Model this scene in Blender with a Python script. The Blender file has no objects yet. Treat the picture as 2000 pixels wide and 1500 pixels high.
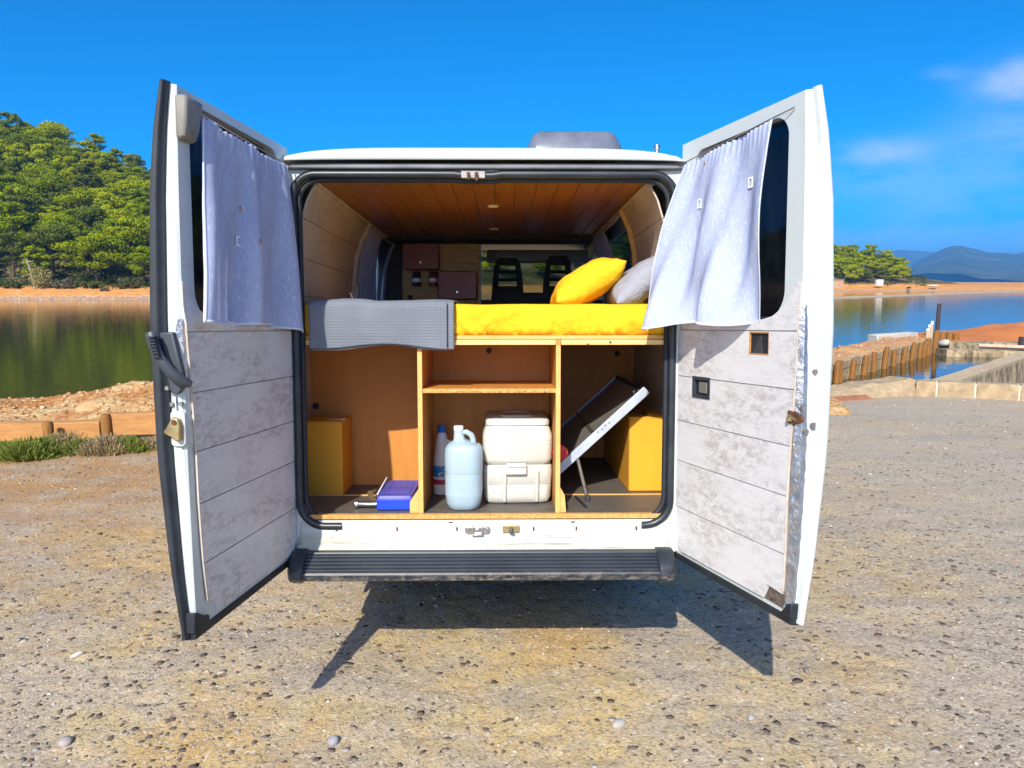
import bpy, bmesh, math, random
import numpy as np
from mathutils import Vector, Matrix, Euler

random.seed(7)
RNG = np.random.default_rng(7)
scene = bpy.context.scene
COL = scene.collection
rad = math.radians

# ------------------------------------------------------------------ camera, light, exposure
CAM_Z, PITCH, FPX = 1.72, rad(7.85), 1450.0
cam_data = bpy.data.cameras.new("camera")
cam_data.sensor_width = 36.0
cam_data.lens = 36.0 * FPX / 2000.0
cam_data.clip_start = 0.05
cam_data.clip_end = 20000
cam = bpy.data.objects.new("camera", cam_data)
cam.location = (0, 0, CAM_Z)
cam.rotation_euler = (math.pi / 2 - PITCH, 0, 0)
COL.objects.link(cam)
scene.camera = cam

SUN_EL = rad(37.8)
TO_SUN = Vector((-0.245 * math.cos(SUN_EL), -0.969 * math.cos(SUN_EL), math.sin(SUN_EL))).normalized()
sun_data = bpy.data.lights.new("sun", 'SUN')
sun_data.energy = 5.0
sun_data.angle = rad(0.5)
sun_data.color = (1.0, 0.94, 0.84)
sun = bpy.data.objects.new("sun", sun_data)
sun.rotation_euler = TO_SUN.to_track_quat('Z', 'Y').to_euler()
COL.objects.link(sun)

world = bpy.data.worlds.new("World")
scene.world = world
world.use_nodes = True
wn, wl = world.node_tree.nodes, world.node_tree.links
wn.clear()
w_out = wn.new("ShaderNodeOutputWorld")
w_bg = wn.new("ShaderNodeBackground")
w_bg.inputs[1].default_value = 0.145
w_sky = wn.new("ShaderNodeTexSky")
w_sky.sky_type = 'NISHITA'
w_sky.sun_disc = False
w_sky.sun_elevation = SUN_EL
w_sky.sun_rotation = math.atan2(TO_SUN.x, TO_SUN.y)
w_sky.air_density = 0.5
w_sky.dust_density = 1.5
w_sky.ozone_density = 4.0
w_sky.altitude = 0
w_hsv = wn.new("ShaderNodeHueSaturation")
w_hsv.inputs['Hue'].default_value = 0.496
w_hsv.inputs['Saturation'].default_value = 1.7
w_hsv.inputs['Value'].default_value = 1.33
wl.new(w_sky.outputs[0], w_hsv.inputs['Color'])
# thin clouds: soft noise gathered round a few bearings
w_tc = wn.new("ShaderNodeTexCoord")
w_map = wn.new("ShaderNodeMapping")
w_map.inputs['Scale'].default_value = (7, 7, 17)
wl.new(w_tc.outputs['Generated'], w_map.inputs['Vector'])
w_noise = wn.new("ShaderNodeTexNoise")
w_noise.inputs['Scale'].default_value = 1.0
w_noise.inputs['Detail'].default_value = 5
w_noise.inputs['Roughness'].default_value = 0.55
wl.new(w_map.outputs[0], w_noise.inputs['Vector'])


def cam_dir(u, v):
    a, b = (u - 1000) / FPX, (750 - v) / FPX
    return Vector((a, math.cos(PITCH) + b * math.sin(PITCH), -math.sin(PITCH) + b * math.cos(PITCH)))


def wmath(op, a, b, clamp=False):
    n = wn.new("ShaderNodeMath")
    n.operation = op
    n.use_clamp = clamp
    for i, x in enumerate((a, b)):
        if x is None:
            continue
        if isinstance(x, (int, float)):
            n.inputs[i].default_value = x
        else:
            wl.new(x, n.inputs[i])
    return n.outputs[0]


w_mask = None
for (u, v, rx, rz, amt) in ((2010, 150, 0.042, 0.022, 1.1), (1715, 298, 0.045, 0.014, 0.62), (1858, 140, .02, .008, .45),
                            (1680, 345, 0.12, 0.028, 0.26), (1930, 380, 0.12, 0.035, 0.28), (1700, 470, .12, .014, .32), (2150, 240, .1, .03, .7),
                            (1990, 445, .14, .02, .25)):
    d = cam_dir(u, v).normalized()
    mp = wn.new("ShaderNodeMapping")
    mp.vector_type = 'POINT'
    mp.inputs['Scale'].default_value = (1 / rx, 1 / rx, 1 / rz)
    mp.inputs['Location'].default_value = (-d.x / rx, -d.y / rx, -d.z / rz)
    wl.new(w_tc.outputs['Generated'], mp.inputs['Vector'])
    ln = wn.new("ShaderNodeVectorMath")
    ln.operation = 'LENGTH'
    wl.new(mp.outputs[0], ln.inputs[0])
    sq = wmath('MULTIPLY', ln.outputs['Value'], ln.outputs['Value'])
    ex = wmath('POWER', 2.718, wmath('MULTIPLY', sq, -1.0))
    ex = wmath('MULTIPLY', ex, amt)
    w_mask = ex if w_mask is None else wmath('ADD', w_mask, ex)
w_ramp = wn.new("ShaderNodeMapRange")
w_ramp.inputs['From Min'].default_value = 0.36
w_ramp.inputs['From Max'].default_value = 0.62
wl.new(w_noise.outputs['Fac'], w_ramp.inputs['Value'])
w_fac = wmath('MULTIPLY', w_mask, w_ramp.outputs[0], clamp=True)
w_fac = wmath('MULTIPLY', w_fac, 0.8)
w_mix = wn.new("ShaderNodeMix")
w_mix.data_type = 'RGBA'
w_mix.inputs[7].default_value = (4.2, 4.7, 6.2, 1)
wl.new(w_fac, w_mix.inputs[0])
wl.new(w_hsv.outputs[0], w_mix.inputs[6])
wl.new(w_mix.outputs[2], w_bg.inputs[0])
wl.new(w_bg.outputs[0], w_out.inputs['Surface'])

scene.view_settings.view_transform = 'Standard'
scene.view_settings.look = 'None'
scene.view_settings.exposure = 0.4
scene.view_settings.gamma = 1.0
scene.view_settings.use_curve_mapping = False
scene.cycles.use_denoising = True
scene.cycles.max_bounces = 10
scene.cycles.diffuse_bounces = 4
scene.cycles.glossy_bounces = 4
scene.cycles.transmission_bounces = 6
scene.cycles.transparent_max_bounces = 12
scene.cycles.volume_bounces = 0
scene.cycles.caustics_reflective = False
scene.cycles.caustics_refractive = False

# ------------------------------------------------------------------ frames of reference (van on its sloping ground)


def ground_z(x, y):
    return -0.03 * max(0.0, y - 3.0)


def at_y(u, v, Y):
    r = cam_dir(u, v)
    return Vector((0, 0, CAM_Z)) + r * (Y / r.y)


def at_z(u, v, z):
    r = cam_dir(u, v)
    return Vector((0, 0, CAM_Z)) + r * ((z - CAM_Z) / r.z)


VAN_O = Vector((-0.12, 3.05, 0.739))
VAN_M = Matrix.Translation(VAN_O) @ Matrix.Rotation(0.0117, 4, 'Z') @ Matrix.Rotation(rad(-3.39), 4, 'X')
VAN_I = VAN_M.inverted()


class DoorFrame:
    """s along the door from the hinge, n out of the inner face, z up (van frame)."""

    def __init__(self, hx, slope, side):
        self.h = Vector((hx, 0, 0))
        self.side = side
        self.t = Vector((slope * side, -1, 0)).normalized()
        self.n = Vector((-self.t.y, self.t.x, 0)) * (1 if side < 0 else -1)

    def p(self, s, n, z):
        return self.h + self.t * s + self.n * n + Vector((0, 0, z))

    def px(self, u, v, n0=0.0):
        o = VAN_I @ Vector((0, 0, CAM_Z))
        r = VAN_I.to_3x3() @ cam_dir(u, v)
        h = self.h + self.n * n0
        k = (h - o).dot(self.n) / r.dot(self.n)
        q = o + r * k
        return (q - h).dot(self.t), q.z


# ------------------------------------------------------------------ mesh helpers
class MB:
    def __init__(self):
        self.v, self.f, self.m = [], [], []
        self.cur = 0

    def add(self, vs, fs):
        o = len(self.v)
        self.v += [tuple(x) for x in vs]
        self.f += [tuple(i + o for i in f) for f in fs]
        self.m += [self.cur] * len(fs)

    def box(self, c, s, rot=None):
        c = Vector(c)
        h = Vector(s) / 2
        vs = []
        for i in range(8):
            p = Vector((h.x * (1 if i & 1 else -1), h.y * (1 if i & 2 else -1), h.z * (1 if i & 4 else -1)))
            if rot is not None:
                p = rot @ p
            vs.append(c + p)
        self.add(vs, [(0, 2, 3, 1), (4, 5, 7, 6), (0, 1, 5, 4), (2, 6, 7, 3), (0, 4, 6, 2), (1, 3, 7, 5)])
        return self

    def mm(self, a, b):
        a, b = Vector(a), Vector(b)
        return self.box((a + b) / 2, b - a)

    def loft(self, rings, caps=True, closed=True, loop=False):
        n = len(rings[0])
        vs = [p for r in rings for p in r]
        fs = []
        R = len(rings)
        for i in range(R if loop else R - 1):
            j = (i + 1) % R
            for k in range(n if closed else n - 1):
                k2 = (k + 1) % n
                fs.append((i * n + k, i * n + k2, j * n + k2, j * n + k))
        if caps and closed and not loop:
            fs.append(tuple(range(n - 1, -1, -1)))
            fs.append(tuple((R - 1) * n + k for k in range(n)))
        self.add(vs, fs)
        return self

    def tube(self, pts, r, n=8, caps=True, loop=False, squash=1.0):
        pts = [Vector(p) for p in pts]
        rings = []
        N = len(pts)
        up = None
        for i, p in enumerate(pts):
            if loop:
                d = pts[(i + 1) % N] - pts[i - 1]
            else:
                d = pts[min(i + 1, N - 1)] - pts[max(i - 1, 0)]
            d.normalize()
            if up is None:
                up = Vector((0, 0, 1)) if abs(d.z) < 0.9 else Vector((0, 1, 0))
            x = d.cross(up)
            x.normalize()
            up = x.cross(d)
            up.normalize()
            rr = r[i] if isinstance(r, (list, tuple)) else r
            rings.append([p + (x * math.cos(2 * math.pi * k / n) + up * (squash * math.sin(2 * math.pi * k / n))) * rr for k in range(n)])
        return self.loft(rings, caps, True, loop)

    def lathe(self, prof, n=20, c=(0, 0, 0), axis='Z'):
        c = Vector(c)
        rings = []
        for (r, h) in prof:
            ring = []
            for k in range(n):
                a = 2 * math.pi * k / n
                q = Vector((r * math.cos(a), r * math.sin(a), h))
                if axis == 'Y':
                    q = Vector((q.x, q.z, q.y))
                elif axis == 'X':
                    q = Vector((q.z, q.x, q.y))
                ring.append(c + q)
            rings.append(ring)
        return self.loft(rings)

    def prism(self, poly, fn, d0, d1):
        """polygon (a, b) extruded from d0 to d1; fn(a, b, d) gives the point."""
        n = len(poly)
        vs = [fn(a, b, d0) for a, b in poly] + [fn(a, b, d1) for a, b in poly]
        fs = [tuple(range(n)), tuple(range(2 * n - 1, n - 1, -1))]
        fs += [(i, n + i, n + (i + 1) % n, (i + 1) % n) for i in range(n)]
        self.add(vs, fs)
        return self

    def grid(self, fn, nu, nv):
        vs = [fn(i / nu, j / nv) for j in range(nv + 1) for i in range(nu + 1)]
        fs = [(j * (nu + 1) + i, j * (nu + 1) + i + 1, (j + 1) * (nu + 1) + i + 1, (j + 1) * (nu + 1) + i)
              for j in range(nv) for i in range(nu)]
        self.add(vs, fs)
        return self

    def mesh(self, name, mats=None, smooth=35, fix=True):
        me = bpy.data.meshes.new(name)
        me.from_pydata([tuple(v) for v in self.v], [], self.f)
        if mats is not None:
            for m in (mats if isinstance(mats, (list, tuple)) else [mats]):
                me.materials.append(m)
        if any(self.m):
            me.polygons.foreach_set("material_index", self.m)
        if fix:
            bm = bmesh.new()
            bm.from_mesh(me)
            bmesh.ops.recalc_face_normals(bm, faces=bm.faces)
            bm.to_mesh(me)
            bm.free()
        if smooth:
            me.polygons.foreach_set("use_smooth", [True] * len(me.polygons))
            me.set_sharp_from_angle(angle=rad(smooth))
        me.update()
        return me


def link(name, me, parent=None, matrix=None, label=None, cat=None, group=None, kind=None):
    o = bpy.data.objects.new(name, me)
    COL.objects.link(o)
    if parent is not None:
        o.parent = parent
    if matrix is not None:
        o.matrix_local = matrix if parent is not None else matrix
        if parent is None:
            o.matrix_world = matrix
    for k, val in (('label', label), ('category', cat), ('group', group), ('kind', kind)):
        if val:
            o[k] = val
    return o


def part(name, mb, mat, parent, smooth=35, bevel=0, seg=2, solid=0, label=None, kind=None, fix=True, sub=0):
    o = link(name, mb.mesh(name, mat, smooth, fix), parent, label=label, kind=kind)
    mods(o, bevel, seg, solid, sub)
    return o


def mods(o, bevel=0, seg=2, solid=0, sub=0):
    if solid:
        m = o.modifiers.new("solid", 'SOLIDIFY')
        m.thickness = solid
        m.offset = 0
    if bevel:
        m = o.modifiers.new("bevel", 'BEVEL')
        m.width = bevel
        m.segments = seg
        m.limit_method = 'ANGLE'
        m.angle_limit = rad(40)
        m.harden_normals = False
    if sub:
        m = o.modifiers.new("sub", 'SUBSURF')
        m.levels = m.render_levels = sub


def empty(name, matrix, label=None, cat=None, group=None):
    return link(name, None, None, matrix, label, cat, group)


def in_van(x, y, z, rz=0.0):
    return VAN_M @ Matrix.Translation((x, y, z)) @ Matrix.Rotation(rz, 4, 'Z')


def rrect(hx, hy, r, n=5, cx=0, cy=0):
    """rounded rectangle, points counter-clockwise"""
    r = min(r, hx, hy)
    pts = []
    for (sx, sy, a0) in ((1, 1, 0), (-1, 1, 90), (-1, -1, 180), (1, -1, 270)):
        for k in range(n + 1):
            a = rad(a0 + 90 * k / n)
            pts.append((cx + sx * (hx - r) + r * math.cos(a), cy + sy * (hy - r) + r * math.sin(a)))
    return pts


def lerp_table(t, x):
    if x <= t[0][0]:
        return t[0][1]
    for (a, b), (c, d) in zip(t, t[1:]):
        if x <= c:
            return b + (d - b) * (x - a) / (c - a)
    return t[-1][1]


def sstep(a, b, x):
    t = np.clip((x - a) / (b - a), 0, 1)
    return t * t * (3 - 2 * t)


def vnoise(x, y, seed=0):
    """smooth value noise, numpy"""
    x = np.asarray(x, dtype=np.float64)
    y = np.asarray(y, dtype=np.float64)
    xi, yi = np.floor(x), np.floor(y)
    fx, fy = x - xi, y - yi
    fx, fy = fx * fx * (3 - 2 * fx), fy * fy * (3 - 2 * fy)

    def h(a, b):
        q = np.sin(a * 127.1 + b * 311.7 + seed * 74.7) * 43758.5453
        return q - np.floor(q)
    return (h(xi, yi) * (1 - fx) + h(xi + 1, yi) * fx) * (1 - fy) + (h(xi, yi + 1) * (1 - fx) + h(xi + 1, yi + 1) * fx) * fy


def fbm(x, y, octaves=4, seed=0, gain=0.5):
    s, a, t = 0, 1.0, 0
    for o in range(octaves):
        s = s + a * (vnoise(x * 2 ** o, y * 2 ** o, seed + o * 13) - 0.5)
        t += a
        a *= gain
    return s / t * 2


def fb(x, y, **k):
    return float(fbm(np.array([x]), np.array([y]), **k)[0])


# ------------------------------------------------------------------ materials
class NT:
    def __init__(self, name):
        self.mat = bpy.data.materials.new(name)
        self.mat.use_nodes = True
        self.n, self.l = self.mat.node_tree.nodes, self.mat.node_tree.links
        self.n.clear()
        self.out = self.n.new("ShaderNodeOutputMaterial")
        self.b = self.n.new("ShaderNodeBsdfPrincipled")
        self.l.new(self.b.outputs[0], self.out.inputs['Surface'])
        tc = self.n.new("ShaderNodeTexCoord")
        self.obj = tc.outputs['Object']

    def set(self, **k):
        for a, val in k.items():
            s = self.b.inputs[a.replace('_', ' ')]
            if isinstance(val, (int, float)):
                s.default_value = val
            elif isinstance(val, tuple):
                s.default_value = (*val, 1) if len(val) == 3 else val
            else:
                self.l.new(val, s)
        return self

    def mp(self, scale=(1, 1, 1), rot=(0, 0, 0), src=None):
        m = self.n.new("ShaderNodeMapping")
        m.inputs['Scale'].default_value = scale
        m.inputs['Rotation'].default_value = rot
        self.l.new(src or self.obj, m.inputs['Vector'])
        return m.outputs[0]

    def noise(self, scale=5, detail=5, rough=0.55, vec=None, dist=0.0):
        n = self.n.new("ShaderNodeTexNoise")
        n.inputs['Scale'].default_value = scale
        n.inputs['Detail'].default_value = detail
        n.inputs['Roughness'].default_value = rough
        n.inputs['Distortion'].default_value = dist
        self.l.new(vec or self.obj, n.inputs['Vector'])
        return n.outputs['Fac']

    def voro(self, scale=20, vec=None, feature='F1', out='Distance', rnd=1.0):
        n = self.n.new("ShaderNodeTexVoronoi")
        n.feature = feature
        n.inputs['Scale'].default_value = scale
        n.inputs['Randomness'].default_value = rnd
        self.l.new(vec or self.obj, n.inputs['Vector'])
        return n.outputs[out]

    def wave(self, scale, vec=None, dist=0, axis='X', prof='SIN'):
        n = self.n.new("ShaderNodeTexWave")
        n.bands_direction = axis
        n.wave_profile = prof
        n.inputs['Scale'].default_value = scale
        n.inputs['Distortion'].default_value = dist
        self.l.new(vec or self.obj, n.inputs['Vector'])
        return n.outputs['Fac']

    def rng(self, x, a, b, c=0.0, d=1.0):
        n = self.n.new("ShaderNodeMapRange")
        n.inputs['From Min'].default_value = a
        n.inputs['From Max'].default_value = b
        n.inputs['To Min'].default_value = c
        n.inputs['To Max'].default_value = d
        self.l.new(x, n.inputs['Value'])
        return n.outputs[0]

    def mix(self, f, a, b, mode='MIX'):
        n = self.n.new("ShaderNodeMix")
        n.data_type = 'RGBA'
        n.blend_type = mode
        for i, x in ((0, f), (6, a), (7, b)):
            if isinstance(x, (int, float)):
                n.inputs[i].default_value = x
            elif isinstance(x, tuple):
                n.inputs[i].default_value = (*x[:3], 1)
            else:
                self.l.new(x, n.inputs[i])
        return n.outputs[2]

    def math(self, op, a, b=0.0):
        n = self.n.new("ShaderNodeMath")
        n.operation = op
        for i, x in enumerate((a, b)):
            if isinstance(x, (int, float)):
                n.inputs[i].default_value = x
            else:
                self.l.new(x, n.inputs[i])
        return n.outputs[0]

    def bump(self, h, strength=0.3, dist=0.01, prev=None):
        n = self.n.new("ShaderNodeBump")
        n.inputs['Strength'].default_value = strength
        n.inputs['Distance'].default_value = dist
        self.l.new(h, n.inputs['Height'])
        if prev is not None:
            self.l.new(prev, n.inputs['Normal'])
        self.l.new(n.outputs[0], self.b.inputs['Normal'])
        return n.outputs[0]

    def attr(self, name):
        n = self.n.new("ShaderNodeAttribute")
        n.attribute_name = name
        return n.outputs['Color']

    def rand(self):
        return self.n.new("ShaderNodeObjectInfo").outputs['Random']


def pmat(name, c1, c2=None, scale=6, lo=0.35, hi=0.65, rough=0.6, metal=0.0, bump=0.0, bscale=40, bdist=0.004,
         stretch=(1, 1, 1), detail=6, **k):
    t = NT(name)
    if c2:
        f = t.rng(t.noise(scale, detail, 0.6, t.mp(stretch)), lo, hi)
        t.set(Base_Color=t.mix(f, c1, c2))
    else:
        t.set(Base_Color=c1)
    t.set(Roughness=rough, Metallic=metal, **k)
    if bump:
        t.bump(t.noise(bscale, 4, 0.6, t.mp(stretch)), bump, bdist)
    return t.mat


def white_paint():
    t = NT("white_paint")
    grime = t.rng(t.noise(3.5, 8, 0.68, t.mp((1, 1, 2.2))), 0.55, 0.8)
    chips = t.rng(t.noise(28, 5, 0.7, t.mp((0.5, 1, 2.5))), 0.66, 0.72)
    c = t.mix(t.math('MULTIPLY', grime, 0.55), (0.55, 0.60, 0.575), (0.40, 0.385, 0.29))
    c = t.mix(t.math('MULTIPLY', chips, 0.45), c, (0.30, 0.27, 0.22))
    t.set(Base_Color=c, Roughness=0.32, Specular_IOR_Level=0.5)
    t.bump(t.noise(60, 3), 0.03, 0.002)
    return t.mat


def whitewash(name, base, dark, seed=0.0):
    """printed laminate board: whitewashed timber worn through to grey-brown in patches"""
    t = NT(name)
    rz = t.n.new("ShaderNodeMapping")
    rz.inputs['Location'].default_value = (seed, seed * 2.1, seed * 0.7)
    rz.inputs['Scale'].default_value = (2.2, 2.2, 5.0)
    t.l.new(t.obj, rz.inputs['Vector'])
    vec = rz.outputs[0]
    big = t.rng(t.noise(1.5, 4, 0.6, vec), 0.40, 0.58)
    fine = t.rng(t.noise(8, 10, 0.82, vec, 0.5), 0.45, 0.58)
    grain = t.noise(4, 6, 0.7, t.mp((2.5, 2.5, 60)))
    worn = t.math('MULTIPLY', big, fine)
    c = t.mix(t.rng(grain, 0.3, 0.75), base, tuple(x * 0.88 for x in base))
    c = t.mix(t.math('MULTIPLY', worn, 0.82), c, dark)
    c = t.mix(t.math('MULTIPLY', t.rng(t.noise(26, 4, 0.7, t.mp((1, 1, 7))), 0.6, 0.72), 0.35), c, tuple(x * 0.8 for x in dark))
    t.set(Base_Color=c, Roughness=0.5)
    t.bump(grain, 0.08, 0.002)
    return t.mat


def foliage(name, a, b, c, scale=0.9):
    t = NT(name)
    r = t.rand()
    col = t.mix(t.rng(r, 0.0, 0.65), a, b)
    col = t.mix(t.rng(r, 0.72, 0.8), col, c)
    v = t.rng(t.noise(scale, 3, 0.6), 0.3, 0.7, 0.72, 1.18)
    m = t.n.new("ShaderNodeMix")
    m.data_type = 'RGBA'
    m.blend_type = 'MULTIPLY'
    m.inputs[0].default_value = 1
    cmb = t.n.new("ShaderNodeCombineColor")
    for i in range(3):
        t.l.new(v, cmb.inputs[i])
    t.l.new(col, m.inputs[6])
    t.l.new(cmb.outputs[0], m.inputs[7])
    t.set(Base_Color=m.outputs[2], Roughness=0.75, Specular_IOR_Level=0.05)
    tr = t.n.new("ShaderNodeBsdfTranslucent")
    t.l.new(m.outputs[2], tr.inputs['Color'])
    ms = t.n.new("ShaderNodeMixShader")
    ms.inputs[0].default_value = 0.12
    t.l.new(t.b.outputs[0], ms.inputs[1])
    t.l.new(tr.outputs[0], ms.inputs[2])
    t.l.new(ms.outputs[0], t.out.inputs['Surface'])
    return t.mat


def wood(name, a, b, axis=(1, 1, 1), rough=0.5, knots=0.0, scale=3.0):
    t = NT(name)
    vec = t.mp(axis)
    g = t.noise(scale, 7, 0.65, vec, 0.6)
    c = t.mix(t.rng(g, 0.3, 0.7), a, b)
    if knots:
        k = t.rng(t.voro(2.3, t.mp(tuple(1.0 + (x - 1) * 0.12 for x in axis))), 0.0, 0.16, 1.0, 0.0)
        c = t.mix(t.math('MULTIPLY', k, knots), c, tuple(x * 0.3 for x in b))
    t.set(Base_Color=c, Roughness=rough)
    t.bump(g, 0.12, 0.002)
    return t.mat


def tinted_glass(name, tint, gloss=0.09):
    t = NT(name)
    tr = t.n.new("ShaderNodeBsdfTransparent")
    tr.inputs['Color'].default_value = (*tint, 1)
    gl = t.n.new("ShaderNodeBsdfGlossy")
    gl.inputs['Roughness'].default_value = 0.02
    gl.inputs['Color'].default_value = (0.9, 0.95, 1, 1)
    fr = t.n.new("ShaderNodeFresnel")
    fr.inputs['IOR'].default_value = 1.5
    ms = t.n.new("ShaderNodeMixShader")
    t.l.new(t.math('MULTIPLY', fr.outputs[0], gloss * 6), ms.inputs[0])
    t.l.new(tr.outputs[0], ms.inputs[1])
    t.l.new(gl.outputs[0], ms.inputs[2])
    t.l.new(ms.outputs[0], t.out.inputs['Surface'])
    return t.mat


def cloth(name, c1, c2, transl=0.0, weave=0.0, wscale=260, sheer=0.0, flecks=False, rough=0.85, crease=0.0):
    t = NT(name)
    f = t.rng(t.noise(4, 4, 0.6), 0.35, 0.65)
    c = t.mix(f, c1, c2)
    if flecks:
        fl = t.rng(t.noise(1.0, 2, 0.5, t.mp((330, 330, 34))), 0.60, 0.66)
        fl = t.math('MULTIPLY', fl, 0.75)
        c = t.mix(fl, c, (0.93, 0.95, 0.97))
    t.set(Base_Color=c, Roughness=rough, Specular_IOR_Level=0.2)
    if crease:
        cr = t.noise(5.5, 5, 0.6, t.mp((1.6, 1.6, 0.9), (0, 0.5, 0)), 1.4)
        t.bump(t.math('ABSOLUTE', t.math('SUBTRACT', cr, 0.5)), crease, 0.05, t.bump(t.noise(14, 4, 0.6, None, 0.8), crease * 0.5, 0.02))
    if weave:
        w = t.math('ADD', t.wave(wscale, axis='X'), t.wave(wscale, axis='Z'))
        t.bump(w, weave, 0.002)
    sh = t.b.outputs[0]
    if transl:
        tr = t.n.new("ShaderNodeBsdfTranslucent")
        t.l.new(c, tr.inputs['Color'])
        ms = t.n.new("ShaderNodeMixShader")
        ms.inputs[0].default_value = transl
        t.l.new(sh, ms.inputs[1])
        t.l.new(tr.outputs[0], ms.inputs[2])
        sh = ms.outputs[0]
    if sheer:
        tp = t.n.new("ShaderNodeBsdfTransparent")
        ms = t.n.new("ShaderNodeMixShader")
        if flecks:
            t.l.new(t.rng(fl, 0, 0.75, sheer, 0.02), ms.inputs[0])
        else:
            ms.inputs[0].default_value = sheer
        t.l.new(sh, ms.inputs[1])
        t.l.new(tp.outputs[0], ms.inputs[2])
        sh = ms.outputs[0]
    t.l.new(sh, t.out.inputs['Surface'])
    return t.mat


M = {}
M['paint'] = white_paint()
t = NT("worn_sill_paint")
g1 = t.rng(t.noise(4, 8, 0.7, t.mp((0.5, 6, 9))), 0.42, 0.58)
g2 = t.rng(t.noise(9, 6, 0.75, t.mp((0.25, 8, 14))), 0.54, 0.62)
g3 = t.rng(t.noise(40, 3, 0.6), 0.69, 0.73)
sz = t.n.new("ShaderNodeSeparateXYZ")
t.l.new(t.obj, sz.inputs[0])
low = t.rng(sz.outputs[2], -0.04, -0.12, 0.45, 1.0)
c = t.mix(t.math('MULTIPLY', g1, t.math('MULTIPLY', low, 0.7)), (0.55, 0.605, 0.575), (0.36, 0.34, 0.225))
c = t.mix(t.math('MULTIPLY', g2, t.math('MULTIPLY', low, 0.85)), c, (0.16, 0.14, 0.10))
c = t.mix(t.math('MULTIPLY', g3, 0.8), c, (0.14, 0.11, 0.08))
t.set(Base_Color=c, Roughness=0.4)
M['sill_paint'] = t.mat
M['plank_l'] = [whitewash("whitewashed_board_%d" % i, (0.70, 0.70, 0.69), (0.40, 0.36, 0.345), i * 3.7) for i in range(4)]
M['wall_board'] = [whitewash("aged_wall_board_%d" % i, (0.52, 0.43, 0.335), (0.34, 0.255, 0.185), 11 + i * 2.9) for i in range(3)]
M['rubber'] = pmat("black_rubber", (0.007, 0.010, 0.015), (0.017, 0.023, 0.031), 12, rough=0.62)
M['rubber_seal'] = pmat("grey_black_seal", (0.010, 0.015, 0.021), (0.026, 0.033, 0.041), 9, rough=0.38)
M['black_plastic'] = pmat("dark_plastic", (0.022, 0.030, 0.042), (0.05, 0.058, 0.07), 5, rough=0.45, bump=0.05, bscale=200)
M['grey_plastic'] = pmat("grey_plastic", (0.20, 0.19, 0.16), (0.13, 0.125, 0.11), 8, rough=0.5)
M['trim_grey'] = pmat("grey_trim", (0.20, 0.21, 0.22), (0.10, 0.105, 0.11), 6, rough=0.4, stretch=(.6, 1, 3))
M['steel'] = pmat("steel", (0.62, 0.62, 0.60), (0.42, 0.41, 0.39), 14, rough=0.32, metal=1.0)
M['steel_dark'] = pmat("dark_steel", (0.28, 0.27, 0.25), (0.14, 0.12, 0.10), 20, rough=0.45, metal=0.8)
M['brass'] = pmat("yellow_zinc", (0.50, 0.40, 0.19), (0.28, 0.21, 0.10), 14, rough=0.42, metal=0.75)
M['rust'] = pmat("rusty_iron", (0.16, 0.06, 0.025), (0.05, 0.025, 0.015), 30, rough=0.85)
M['foil'] = pmat("foil", (0.62, 0.65, 0.68), (0.40, 0.42, 0.46), 25, rough=0.34, metal=1.0, bump=0.7, bscale=48, bdist=0.008)
M['bolt'] = pmat("bolt_zinc", (0.30, 0.30, 0.29), (0.18, 0.18, 0.17), 40, rough=0.5, metal=0.6)
M['glass'] = tinted_glass("tinted_glass", (0.15, 0.17, 0.19), 0.05)
M['glass_clear'] = tinted_glass("windscreen_glass", (0.62, 0.68, 0.62))
M['glass_side'] = tinted_glass("side_window_glass", (0.30, 0.42, 0.55), 0.06)
M['curtain'] = cloth("sheer_white_curtain", (0.57, 0.65, 0.86), (0.65, 0.72, 0.90), transl=0.40, sheer=0.17, flecks=True)
M['curtain_in'] = cloth("grey_blue_curtain", (0.70, 0.67, 0.72), (0.60, 0.60, 0.68), transl=0.6)
M['tag'] = pmat("white_tag", (0.85, 0.86, 0.86), rough=0.6)
M['yellow'] = cloth("yellow_cotton", (0.86, 0.50, 0.02), (0.76, 0.41, 0.012), crease=0.32)
M['grey_cloth'] = cloth("grey_cotton", (0.32, 0.33, 0.37), (0.27, 0.28, 0.32), crease=0.4)
M['ceiling'] = [wood("varnished_pine_%d" % i, (0.34 + .015 * i, 0.140, 0.028), (0.235, 0.082 + .006 * i, 0.014), (16, 1.2, 16), 0.35, 0.55) for i in range(3)]
M['ply'] = wood("brown_ply", (0.55, 0.235, 0.040), (0.46, 0.18, 0.027), (4, 4, 1.2), 0.6, scale=2.0)
M['ply_edge'] = wood("pale_ply_edge", (0.72, 0.42, 0.13), (0.62, 0.33, 0.09), (3, 9, 9), 0.6)
M['pine'] = wood("pine_rail", (0.80, 0.55, 0.22), (0.70, 0.43, 0.14), (1.2, 14, 14), 0.5, 0.4)
M['chip'] = pmat("chipboard_edge", (0.66, 0.38, 0.11), (0.42, 0.22, 0.06), 90, rough=0.8, bump=0.2, bscale=150)
M['card'] = pmat("yellow_card", (0.76, 0.355, 0.016), (0.68, 0.30, 0.012), 3, rough=0.75, stretch=(1, 1, .4))
M['card_edge'] = pmat("card_edge", (0.50, 0.25, 0.03), (0.30, 0.14, 0.02), 60, rough=0.9)
M['floor_board'] = pmat("dark_floor_board", (0.075, 0.066, 0.056), (0.13, 0.115, 0.095), 8, rough=0.55, stretch=(1, 5, 5), bump=.06)
M['dark_trim'] = pmat("dark_cab_trim", (0.016, 0.016, 0.018), (0.03, 0.03, 0.03), 8, rough=0.7)
M['cupboard'] = wood("red_brown_door", (0.24, 0.026, 0.010), (0.17, 0.018, 0.008), (1, 6, 6), 0.4)
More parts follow.
